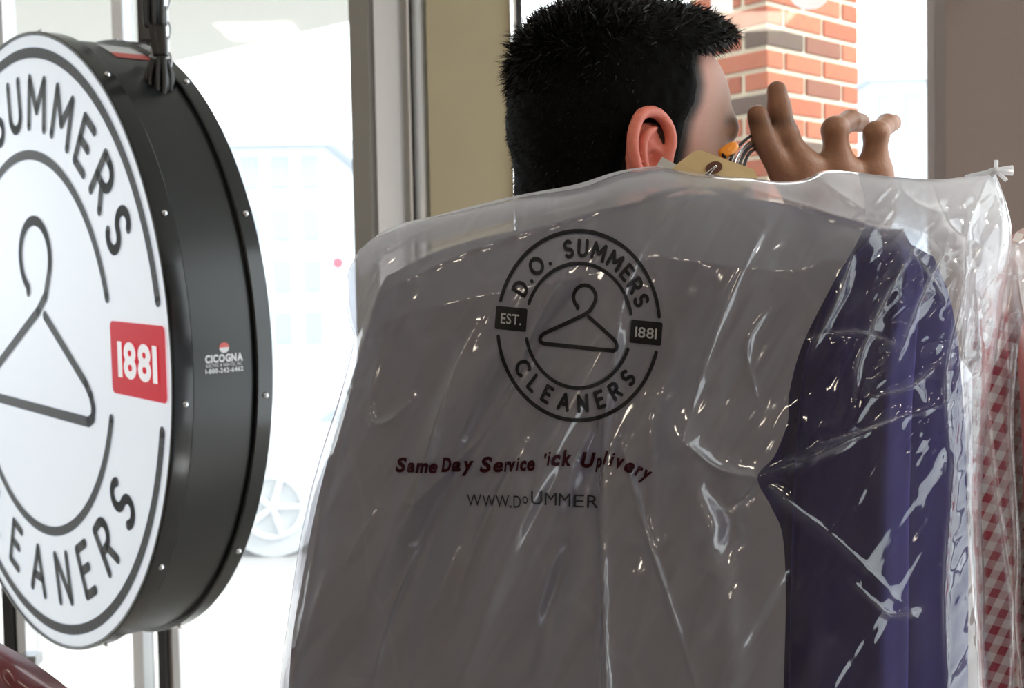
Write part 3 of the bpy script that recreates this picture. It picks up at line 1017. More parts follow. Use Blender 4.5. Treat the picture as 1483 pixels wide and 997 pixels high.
stp = empty('hanging_strap', P(209, -200, cd + .06), 'flat black strap hanging beside the power cord', 'strap')
MB().box(P(204, 58, cd + .06) - [0, .002, 0], np.array([P(218, 0, cd + .06)[0], P(209, 0, cd + .06)[1] + .004, CEIL])).build('webbing', M['cord'], stp)

# ================================================================== THE GARMENT BAG
TOP = [(520, 362), (545, 343), (600, 322), (680, 303), (760, 285), (840, 272), (890, 254), (925, 246), (955, 242), (985, 247), (1040, 254),
       (1090, 258), (1130, 263), (1165, 260), (1195, 247), (1240, 250), (1300, 257), (1350, 260), (1390, 257), (1440, 246)]
LEFT = [(520, 362), (504, 395), (500, 430), (507, 470), (512, 492), (500, 545), (487, 590), (468, 648), (450, 712), (435, 780), (424, 850), (412, 930), (405, 997), (396, 1120), (380, 1500)]
RIGHT = [(1440, 246), (1459, 300), (1465, 345), (1455, 420), (1440, 520), (1426, 640), (1421, 800), (1429, 997), (1435, 1120), (1440, 1500)]
MID = [(1242, 250), (1252, 290), (1249, 335), (1207, 410), (1162, 500), (1143, 570), (1141, 610), (1122, 660), (1097, 692), (1117, 735), (1133, 775), (1138, 860), (1135, 997), (1134, 1120), (1132, 1500)]
YB = 1500.0


def ycurve(pts, n):
    """curve sampled evenly in y"""
    p = spline(np.array(pts, float), 600)
    t = np.linspace(0, 1, n) if np.isscalar(n) else n
    y0, y1 = p[0, 1], p[-1, 1]
    y = y0 + (y1 - y0) * t
    return np.stack([np.interp(y, p[:, 1], p[:, 0]), y], -1)


def xcurve(pts, x0, x1, n):
    p = spline(np.array(pts, float), 800)
    x = np.linspace(x0, x1, n)
    return np.stack([x, np.interp(x, p[:, 0], p[:, 1])], -1)


def coons(T, B, L, R):
    """T,B (nu,2), L,R (nv,2) -> (nv,nu,2)"""
    nu, nv = len(T), len(L)
    u = np.linspace(0, 1, nu)[None, :, None]; v = ((L[:, 1] - L[0, 1]) / (L[-1, 1] - L[0, 1]))[:, None, None]
    lc = (1 - v) * T[None] + v * B[None]
    ld = (1 - u) * L[:, None] + u * R[:, None]
    bl = (1 - u) * (1 - v) * T[0] + u * (1 - v) * T[-1] + (1 - u) * v * B[0] + u * v * B[-1]
    return lc + ld - bl


# creases and folds of the film: (points, width px, height m)   + = towards the camera
FOLDS = [
    ([(690, 470), (655, 540), (622, 640), (597, 730)], 10, .0050), ([(850, 340), (775, 470), (745, 555), (690, 640), (597, 732)], 10, .0055),
    ([(1040, 262), (960, 322), (905, 420), (886, 560)], 9, .0040), ([(1112, 320), (1062, 420), (1020, 530), (985, 650)], 9, .0045),
    ([(555, 480), (535, 600), (560, 612), (600, 575)], 8, .0040), ([(545, 735), (500, 820)], 9, .0045), ([(662, 795), (630, 880)], 9, .0045), ([(600, 800), (560, 900), (540, 990)], 10, .0050), ([(760, 640), (700, 760), (650, 900)], 10, .0050),
    ([(880, 560), (873, 660), (870, 760), (878, 1010), (880, 1300)], 7, .0050), ([(900, 640), (932, 760), (965, 860), (1010, 1000)], 6, .0035),
    ([(1112, 448), (1082, 500), (1095, 575)], 4, .0022), ([(560, 420), (690, 360), (860, 308), (1000, 270)], 10, .0040),
    ([(600, 372), (720, 330), (860, 290)], 6, -.0020), ([(870, 380), (720, 590), (620, 800), (560, 1000)], 26, -.0085), ([(800, 380), (650, 590), (560, 800), (520, 1000)], 22, .0060),
    ([(965, 470), (850, 700), (770, 1000), (720, 1300)], 24, -.0080), ([(930, 420), (800, 640), (700, 880), (660, 1010)], 20, .0070),
    ([(840, 720), (790, 850), (760, 1010)], 15, .0050), ([(600, 900), (580, 1000), (560, 1200)], 16, -.004), ([(1010, 420), (950, 600), (930, 800)], 22, -.0060),
    ([(990, 640), (1040, 680), (1097, 692)], 10, .0060), ([(1050, 740), (1080, 720), (1097, 694)], 9, -.0050), ([(1097, 692), (1180, 660), (1290, 610), (1400, 575)], 8, .0050),
    ([(1097, 692), (1150, 735), (1220, 790), (1330, 900)], 8, .0035), ([(1010, 690), (1060, 760), (1020, 830)], 18, -.0050), ([(960, 600), (1010, 700), (1040, 830), (1060, 1000)], 24, .0050),
    ([(470, 690), (447, 850), (425, 960)], 5, .0030), ([(512, 560), (478, 680)], 6, .0030), ([(547, 385), (530, 440), (517, 490), (500, 560)], 6, -.0040),
    ([(520, 385), (560, 372), (590, 352)], 5, .0025), ([(475, 820), (430, 960)], 7, .0035),
    ([(1040, 256), (1140, 290), (1250, 322), (1330, 332), (1390, 390)], 6, .0050), ([(1180, 252), (1230, 290), (1300, 330)], 6, .0040), ([(1385, 330), (1340, 420), (1300, 520)], 5, .0045),
    ([(1335, 340), (1290, 420), (1245, 520), (1240, 580)], 5, .0035), ([(1432, 256), (1402, 330), (1396, 420), (1370, 545), (1380, 700)], 5, .0055), ([(1440, 262), (1452, 330), (1440, 420)], 5, .0045),
    ([(1412, 395), (1392, 520), (1372, 600)], 4, .0040), ([(1412, 395), (1420, 520), (1418, 640)], 4, .0040), ([(1390, 560), (1376, 740), (1368, 860), (1372, 1010)], 6, .0050),
    ([(1410, 560), (1404, 700), (1414, 860), (1418, 1010)], 4, .0040), ([(1255, 575), (1320, 560), (1365, 520)], 5, .0040), ([(1160, 490), (1240, 480), (1300, 500)], 6, -.0030),
    ([(1190, 640), (1260, 620), (1340, 590)], 5, -.0030), ([(1230, 840), (1290, 890), (1340, 880)], 6, .0030), ([(1350, 270), (1380, 330), (1430, 360)], 6, .0050), ([(1290, 262), (1340, 300), (1400, 310)], 7, -.0040),
    ([(1240, 352), (1215, 430), (1170, 520)], 6, .0030), ([(1310, 350), (1350, 400), (1370, 440)], 5, .0040), ([(700, 300), (600, 340), (540, 365)], 6, .0030),
]
D0, BULGE = 0.835, 0.070
_top = spline(np.array(TOP, float), 800); _lf = spline(np.array(LEFT, float), 600); _rt = spline(np.array(RIGHT, float), 600)


def edge_terms(x, y):
    yt = np.interp(x, _top[:, 0], _top[:, 1])
    xl = np.interp(y, _lf[:, 1], _lf[:, 0]); xr = np.interp(y, _rt[:, 1], _rt[:, 0])
    s = np.clip((x - xl) / (xr - xl), 0, 1)
    e = np.sqrt(np.clip(1 - np.abs(2 * s - 1) ** 2.6, 0, 1))
    t = np.sqrt(np.clip((y - yt) / 130.0, 0, 1))
    return e, t


def fold_height(x, y):
    h = np.zeros(x.shape)
    for pts, wd, hh in FOLDS:
        q = spline(np.array(pts, float), 4 * (len(pts) - 1) + 1)
        d, fr_ = polydist(x, y, q)
        tp = np.sin(np.pi * np.clip(fr_, 0.03, 0.97)) ** 0.5
        h += hh * (1.5 if wd > 10 else 1.35) * tp * (np.exp(-(d / wd) ** 2) if wd > 10 else np.exp(-d / wd * 1.1))
    # sheared fine creases running down and to the left
    u = x * 0.86 + y * 0.50; v = -x * 0.50 + y * 0.86
    h += 0.0085 * vnoise(u / 46, v / 230, 3) + 0.0040 * vnoise(u / 19, v / 120, 5) + 0.0008 * vnoise(u / 8, v / 50, 8)
    right = smoothstep(1180, 1330, x + 0.25 * (420 - y)) * smoothstep(1000, 500, y)
    h += right * (0.010 * np.abs(vnoise(x / 34, y / 52, 11)) + 0.006 * np.abs(vnoise((x + y) / 19, (x - y) / 44, 12)))
    return h


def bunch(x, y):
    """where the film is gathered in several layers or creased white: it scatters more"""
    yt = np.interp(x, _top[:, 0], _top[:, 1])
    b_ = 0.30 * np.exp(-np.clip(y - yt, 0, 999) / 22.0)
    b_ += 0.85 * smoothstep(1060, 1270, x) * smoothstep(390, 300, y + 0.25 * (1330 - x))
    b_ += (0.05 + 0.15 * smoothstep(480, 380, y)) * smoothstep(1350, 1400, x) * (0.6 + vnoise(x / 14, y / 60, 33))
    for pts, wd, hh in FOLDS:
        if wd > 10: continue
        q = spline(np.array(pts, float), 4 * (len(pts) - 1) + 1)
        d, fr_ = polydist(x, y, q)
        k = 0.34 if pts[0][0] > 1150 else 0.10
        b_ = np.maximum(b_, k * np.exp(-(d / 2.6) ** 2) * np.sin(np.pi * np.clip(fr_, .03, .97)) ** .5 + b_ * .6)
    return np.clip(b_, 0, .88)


def bag_depth(x, y):
    e, t = edge_terms(x, y)
    a = np.minimum(e, t)
    d = D0 - BULGE * e * t
    d -= fold_height(x, y) * np.clip(a * 2.2, 0, 1)
    d -= 0.0045 * smoothstep(868, 876, x) * smoothstep(560, 640, y) * a          # the lapped fold that hides some print
    return d


tv = np.concatenate([np.linspace(0, 0.60, 300), np.linspace(0.60, 1, 18)[1:]])
Lc, Mc, Rc = ycurve(LEFT, tv), ycurve(MID, tv), ycurve(RIGHT, tv)


def patch(T, L, R, nu):
    B = np.stack([np.linspace(L[-1, 0], R[-1, 0], nu), np.full(nu, YB)], -1)
    return coons(T, B, L, R)


def grid_faces(nv, nu):
    i = np.arange(nv * nu).reshape(nv, nu)
    return np.stack([i[:-1, :-1], i[1:, :-1], i[1:, 1:], i[:-1, 1:]], -1).reshape(-1, 4)


g1 = patch(xcurve(TOP, 520, 1242, 300), Lc, Mc, 300)
g2 = patch(xcurve(TOP, 1242, 1440, 110), Mc, Rc, 110)
base = P(930, 1500, D0)
bag = empty('garment_bag', base, 'white dry-cleaner garment bag printed with a hanger emblem, over the navy suit', 'garment bag')


def sheet(name, g, mat, depth, parent, bf=None):
    nv, nu = g.shape[:2]
    x, y = g[..., 0].ravel(), g[..., 1].ravel()
    return mk(name, P(x, y, depth(x, y)), grid_faces(nv, nu), mat, parent, True, attrs={'bunch': bf(x, y)} if bf else None)


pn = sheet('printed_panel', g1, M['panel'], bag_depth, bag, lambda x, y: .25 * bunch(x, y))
pn['label'] = 'milky white printed film panel'
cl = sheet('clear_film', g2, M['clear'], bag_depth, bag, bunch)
cl['label'] = 'clear crinkled film over the sleeve'


def back_depth(x, y):
    e, t = edge_terms(x, y)
    return D0 + 0.060 * e * t + 0.004 * vnoise(x / 40, y / 120, 21) * np.minimum(e, t)


gb = patch(xcurve(TOP, 520, 1440, 60), Lc[::4], Rc[::4], 60)
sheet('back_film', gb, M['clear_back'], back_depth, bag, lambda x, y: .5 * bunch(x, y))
# clear upper fringe standing a little above the milky panel, and the twisted tail at the corner
fr_top = [(516, 372), (560, 332), (640, 310), (740, 285), (830, 268), (888, 250), (925, 243), (960, 240)]
ft = xcurve(fr_top, 516, 960, 60)
vs = []
for k, (x, y) in enumerate(ft):
    for j, q in enumerate((0, .33, .66, 1)):
        vs.append(P(x + 6 * q, y + 34 * q, D0 + .012 - .028 * q ** 1.3 + .002 * math.sin(k * .7 + q)))
fc = [(4 * k + j, 4 * k + j + 1, 4 * k + j + 5, 4 * k + j + 4) for k in range(59) for j in range(3)]
mk('seam_fringe', vs, fc, M['fringe'], bag)
mb = MB()
for tip, r1 in (((1443, 232), 3), ((1467, 250), 5), ((1467, 243), 4), ((1458, 262), 3)):
    p = np.array([(1405, 268, D0), (1428, 255, D0 - .004), (1441, 248, D0 - .006), (tip[0], tip[1], D0 - .008)])
    q = spline(p, 10)
    mb.tube(P(q[:, 0], q[:, 1], q[:, 2]), [x_ * .00049 for x_ in (16, 14, 11, 8.5, 6.5, 5.2, r1 + 1, r1, r1, r1 * .9)], 9)
mb.build('twisted_tail', M['milky'], bag)


# ---- the print
def on_bag(px, off=0.0010):
    px = np.asarray(px, float)
    x, y = px[:, 0], px[:, 1]
    return P(x, y, bag_depth(x, y) - off)


LC, LR, LT = (838.0, 472.0), (125.5, 147.0), rad(5.0)


def logo_px(u, v):
    """emblem (unit circle) -> pixel"""
    x, y = u * math.cos(LT) + v * math.sin(LT), -u * math.sin(LT) + v * math.cos(LT)
    return (LC[0] + x * LR[0], LC[1] - y * LR[1])


for nm, st, wd in logo_strokes():
    mb = MB()
    for pl in st:
        v, f = ribbon(pl, wd * 1.22, 0.03)
        mb.add(on_bag([logo_px(*q) for q in v]), f)
    mb.build(nm, M['ink'], pn)


def flat_on_bag(name, v2, f, mat, parent, off, step=4.0):
    V, F = chop(np.asarray(v2, float), f, step)
    return mk(name, on_bag(V, off), F, mat, parent, False)


def px_text(items, mat, parent, cap, bold, shear=0.0, off=0.0012, name='letter'):
    """items: (char, x0, x1, baseline y, size factor, rotation deg)"""
    for ch, x0, x1, yb, sz, ro in items:
        v, f = glyph(ch, bold if ch not in 'il' else bold * .35, shear)
        v = v - [v[:, 0].min(), 0]
        v = v * [(x1 - x0) / v[:, 0].max(), cap * sz]
        c, s = math.cos(rad(ro)), math.sin(rad(ro))
        q = np.stack([x0 + v[:, 0] * c + v[:, 1] * s, yb + v[:, 0] * s - v[:, 1] * c], -1)
        flat_on_bag(name, q, f, mat, parent, off, 4.0)


for sgn, word, wx0, wx1 in ((1, '1881', .655, .905), (-1, 'EST.', -.90, -.665)):
    x0, x1 = (.60, .965) if sgn > 0 else (-.965, -.60)
    v, f = chop(np.array(rrect(x0, x1, -.115, .115, .02)), [tuple(range(20))], .04)
    bxp = mk('ink_box', on_bag([logo_px(*q) for q in v]), f, M['ink'], pn, False)
    gs = []; xx = 0
    for c in word:
        gv, gf = glyph(c, 0.01); gv = gv - [gv[:, 0].min(), 0]
        gs.append((gv, gf, xx)); xx += gv[:, 0].max() + .10
    sx = (wx1 - wx0) / (xx - .1)
    for c, (gv, gf, xo) in zip(word, gs):
        q = np.array([logo_px(wx0 + (p[0] + xo) * sx, -.052 + p[1] * .105) for p in gv])
        flat_on_bag('digit' if c.isdigit() else 'letter', q, gf, M['ink_pale'], bxp, 0.0019, 4.0)


def cx_(v): return 540 + v / 3.3705


def cy_(v): return 620 + v / 3.3705


line = [('S', 110, 166, 213, 1.0, 0), ('a', 166, 205, 214, .95, 0), ('m', 206, 270, 216, .95, 1), ('e', 272, 316, 218, .95, 2), ('D', 334, 383, 213, 1, 0), ('a', 384, 430, 210, 1, 0), ('y', 432, 494, 209, 1, -1),
        ('S', 520, 584, 214, 1.06, 0), ('e', 587, 638, 213, 1, -1), ('r', 640, 668, 211, 1, -1), ('v', 662, 698, 210, 1, -1), ('i', 699, 716, 208, 1, -1), ('c', 718, 752, 207, 1, -1), ('e', 752, 792, 206, 1, -1),
        ("'", 836, 850, 180, .75, 0), ('i', 848, 870, 184, 1.1, 0), ('c', 871, 918, 183, 1.08, 0), ('k', 921, 972, 183, 1.1, 0), ('U', 1016, 1086, 190, 1.05, 2), ('p', 1086, 1116, 190, 1.0, 3),
        ('l', 1120, 1146, 178, 1.05, 4), ('i', 1150, 1176, 184, 1.05, 8), ('v', 1182, 1222, 190, 1.0, 12), ('e', 1222, 1272, 208, 1.0, 16), ('r', 1276, 1308, 228, 1.0, 22), ('y', 1302, 1350, 240, 1.0, 24)]
px_text([(c, cx_(a), cx_(b), cy_(y), s, r) for c, a, b, y, s, r in line], M['ink_red'], pn, 20.5, 0.045, 0.22)
line = [('W', 458, 530, 381, .92, 0), ('W', 535, 597, 385, .92, 0), ('W', 600, 665, 388, .95, 0), ('.', 669, 677, 389, 1, 0), ('D', 686, 722, 390, .95, 0), ('o', 732, 758, 372, .9, -6), ('U', 772, 828, 374, 1.05, 0),
        ('M', 838, 896, 377, 1.0, 2), ('M', 906, 964, 381, 1.0, 2), ('E', 978, 1030, 387, 1.0, 2), ('R', 1044, 1100, 390, 1.0, 2)]
px_text([(c, cx_(a), cx_(b), cy_(y), s, r) for c, a, b, y, s, r in line], M['ink_grey'], pn, 19.5, 0.0, 0.0)


# ================================================================== GARMENTS
def garment_shell(name, top, left, right, d0, b, mat, parent, folds, nu=60, nv=70, noise=.004, uvf=None, seed=0, bf=None):
    """a hanging cloth body: front and back sheets closed along the outline"""
    t_ = np.linspace(0, 1, nv)
    L_, R_ = ycurve(left, t_), ycurve(right, t_)
    T_ = xcurve(top, top[0][0], top[-1][0], nu)
    B_ = np.stack([np.linspace(L_[-1, 0], R_[-1, 0], nu), np.linspace(L_[-1, 1], R_[-1, 1], nu)], -1)
    g = coons(T_, B_, L_, R_)
    s = np.linspace(0, 1, nu)[None, :] * np.ones((nv, 1)); v = t_[:, None] * np.ones((1, nu))
    e = np.sqrt(np.clip(1 - np.abs(2 * s - 1) ** 2.4, 0, 1)) * np.sqrt(np.clip(v / 0.10, 0, 1))
    x, y = g[..., 0], g[..., 1]
    h = np.zeros(x.shape)
    for pts, wd, hh in folds:
        d, fr_ = polydist(x, y, spline(np.array(pts, float), 5 * len(pts)))
        h += hh * np.exp(-(d / wd) ** 2)
    h += noise * (vnoise(x / 60, y / 170, seed) + .5 * vnoise(x / 25, y / 90, seed + 1))
    df = d0 - b * e - h * np.clip(e * 2, 0, 1)
    db = d0 + b * e
    vf = P(x.ravel(), y.ravel(), df.ravel()); vb = P(x.ravel(), y.ravel(), db.ravel())
    f = grid_faces(nv, nu)
    fb = f[:, ::-1] + nv * nu
    uv = None
    if uvf is not None:
        q = np.stack(uvf(x.ravel(), y.ravel()), -1); uv = np.vstack([q, q])
    return mk(name, np.vstack([vf, vb]), np.vstack([f, fb]), mat, parent, True, uv=uv, attrs=bf(x.ravel(), y.ravel()) if bf else None)


# ---- navy suit jacket inside the bag
suit = empty('suit_jacket', P(960, 1450, .85), 'navy purple suit jacket hanging inside the clear and white garment bag', 'jacket')
garment_shell('jacket_body', [(560, 400), (640, 362), (760, 330), (900, 298), (1000, 282), (1060, 285), (1160, 300), (1270, 330), (1352, 372)],
              [(560, 400), (545, 430), (528, 490), (506, 560), (466, 700), (436, 850), (418, 1000), (405, 1450)], [(1352, 372), (1380, 450), (1396, 600), (1402, 800), (1402, 1000), (1404, 1450)],
              .852, .030, M['navy'], suit, [([(870, 420), (720, 640), (620, 900)], 30, -.008), ([(800, 420), (660, 640), (580, 900)], 26, .008), ([(960, 470), (850, 740), (770, 1000)], 26, -.008), ([(920, 480), (800, 720), (700, 1000)], 24, .008)], 80, 80, .006, seed=40)


def sleeve(name, path, rx, rd, mat, parent, n=28, wr=.004, seed=0, uvf=None):
    """flattened hanging sleeve: path of (px, py, depth), half widths in px / m"""
    q = spline(np.array(path, float), 60)
    rxs = np.interp(np.linspace(0, 1, 60), np.linspace(0, 1, len(rx)), rx); rds = np.interp(np.linspace(0, 1, 60), np.linspace(0, 1, len(rd)), rd)
    vs, uv = [], []
    for i in range(60):
        for k in range(n):
            a = 2 * math.pi * k / n
            ca, sa_ = math.cos(a), math.sin(a)
            # creased section: the right flank falls away steeply after a pressed ridge
            prx = rxs[i] * (abs(ca) ** .8) * (1 if ca > 0 else -1)
            nz_ = wr * float(vnoise(np.array([k * .9 + seed]), np.array([i * .22]), seed)[0]) * (1.0 if 0 < i < 59 else 0)
            dd = -rds[i] * sa_ * (1.0 + .45 * math.exp(-((ca - .45) / .16) ** 2) * (sa_ > 0))
            x_, y_ = q[i, 0] + prx, q[i, 1]
            vs.append(P(x_, y_, q[i, 2] + dd + nz_))
            if uvf: uv.append(uvf(x_, y_))
    fs = [(i * n + k, (i + 1) * n + k, (i + 1) * n + (k + 1) % n, i * n + (k + 1) % n) for i in range(59) for k in range(n)]
    fs += [tuple(range(n)), tuple(59 * n + k for k in range(n))[::-1]]
    return mk(name, vs, fs, mat, parent, True, uv=np.array(uv) if uvf else None)


sleeve('sleeve', [(1290, 332, .838), (1276, 400, .826), (1246, 520, .822), (1234, 700, .820), (1230, 900, .820), (1228, 1150, .822), (1226, 1400, .825)], [18, 62, 80, 84, 86, 86, 80], [.006, .022, .026, .026, .026, .026, .022], M['navy'], suit, 32, .007, 50)
sleeve('sleeve', [(600, 392, .844), (585, 470, .838), (560, 600, .836), (520, 800, .834), (492, 1000, .834), (470, 1380, .834)], [14, 44, 56, 60, 62, 58], [.006, .020, .022, .022, .022, .020], M['navy'], suit, 32, .007, 55)
sleeve('collar', [(930, 300, .838), (960, 280, .828), (1000, 272, .824), (1045, 276, .828), (1075, 296, .838)], [10, 16, 18, 16, 10], [.006, .010, .012, .010, .006], M['navy'], suit, 16, .0, 57)


# ---- red gingham shirt behind, in a bag of its own
def ging_uv(x, y):
    # the cloth hangs slightly askew, threads run down to the left
    a = rad(27)
    u = (x * math.cos(a) + y * math.sin(a)) / 24.0
    v = (-x * math.sin(a * .55) + y * math.cos(a * .55)) / 26.0
    return (u, v)


gs_ = empty('gingham_shirt', P(1470, 1480, 1.0), 'red and white gingham shirt hanging right of the navy suit', 'shirt')
garment_shell('shirt_body', [(1404, 470), (1425, 395), (1460, 345), (1520, 320), (1600, 350)], [(1404, 470), (1410, 560), (1414, 700), (1424, 860), (1436, 1000), (1450, 1480)],
              [(1600, 350), (1640, 480), (1640, 700), (1640, 1000), (1640, 1480)], .985, .030, M['gingham'], gs_, [([(1470, 420), (1478, 700), (1480, 1000), (1480, 1300)], 9, -.016)], 50, 70, .004, ging_uv, 60)
sleeve('sleeve', [(1424, 420, .945), (1432, 500, .940), (1438, 640, .938), (1446, 800, .938), (1456, 1000, .938), (1464, 1300, .94)], [8, 24, 30, 32, 32, 30], [.004, .012, .016, .016, .016, .014], M['gingham'], gs_, 28, .004, 62, ging_uv)
sleeve('sleeve', [(1600, 400, .975), (1612, 500, .97), (1618, 700, .97), (1620, 1000, .97), (1620, 1300, .97)], [10, 26, 30, 30, 28], [.004, .014, .016, .016, .014], M['gingham'], gs_, 28, .004, 63, ging_uv)

cs = empty('coral_shirt', P(1560, 1480, .93), 'coral red shirt at the right picture edge, wrapped in film', 'shirt')
garment_shell('shirt_body', [(1474, 520), (1480, 470), (1510, 420), (1560, 390), (1660, 420)], [(1474, 520), (1480, 640), (1484, 800), (1486, 1000), (1490, 1480)], [(1660, 420), (1690, 560), (1690, 800), (1690, 1480)], .925, .020, M['pink'], cs, [], 40, 50, .006, None, 70)
sleeve('sleeve', [(1500, 470, .897), (1512, 560, .893), (1518, 760, .892), (1520, 1000, .892), (1520, 1300, .892)], [8, 22, 26, 26, 24], [.004, .010, .012, .012, .010], M['pink'], cs, 24, .004, 71)

# film over the gingham and coral shirts
sb = empty('shirt_bag', P(1500, 1490, .91), 'clear crinkled film bag over the gingham and coral shirts', 'garment bag')
STOP = [(1392, 420), (1410, 375), (1440, 348), (1470, 352), (1500, 340), (1580, 330), (1700, 370)]
SL = [(1392, 420), (1394, 520), (1400, 700), (1408, 860), (1420, 1000), (1430, 1490)]
SRt = [(1700, 370), (1730, 520), (1730, 800), (1730, 1490)]
ff = [([(1470, 352), (1452, 430), (1440, 520)], 6, .006), ([(1470, 352), (1478, 440), (1500, 560)], 6, .006), ([(1430, 380), (1424, 520), (1440, 700), (1466, 860), (1478, 1000)], 5, .006), ([(1470, 500), (1462, 620), (1472, 800), (1466, 1000)], 4, .005),
      ([(1400, 560), (1420, 760), (1424, 900), (1410, 1000)], 5, .005), ([(1450, 400), (1483, 395)], 5, .005)]
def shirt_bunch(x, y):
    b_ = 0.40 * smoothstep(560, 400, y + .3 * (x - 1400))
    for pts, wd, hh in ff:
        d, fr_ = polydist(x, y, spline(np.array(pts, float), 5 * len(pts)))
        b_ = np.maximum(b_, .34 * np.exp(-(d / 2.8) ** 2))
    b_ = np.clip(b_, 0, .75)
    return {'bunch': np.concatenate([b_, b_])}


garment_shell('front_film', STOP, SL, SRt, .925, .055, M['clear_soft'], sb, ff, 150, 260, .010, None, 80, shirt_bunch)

# ---- maroon garment at the lower left corner
mg = empty('maroon_garment', P(-60, 1500, .95), 'glossy maroon wrapped garment at the lower left corner under the sign', 'garment')
garment_shell('garment_body', [(-330, 1010), (-260, 940), (-150, 905), (-60, 905), (12, 938), (68, 974), (116, 1012)], [(-330, 1010), (-345, 1120), (-350, 1300), (-360, 1500)], [(116, 1012), (126, 1120), (130, 1300), (136, 1500)],
              .95, .055, M['maroon'], mg, [([(-60, 915), (0, 955), (45, 980), (80, 1010)], 7, .007), ([(-80, 940), (-20, 975), (30, 1005)], 8, -.006), ([(-80, 955), (-10, 992), (20, 1030)], 6, .006), ([(20, 985), (60, 1010), (90, 1060)], 6, .005)], 70, 60, .006, None, 90)
sleeve('sleeve', [(82, 1004, .935), (96, 1060, .93), (102, 1200, .928), (106, 1450, .93)], [10, 26, 32, 30], [.006, .02, .024, .02], M['maroon'], mg, 24, .005, 92)

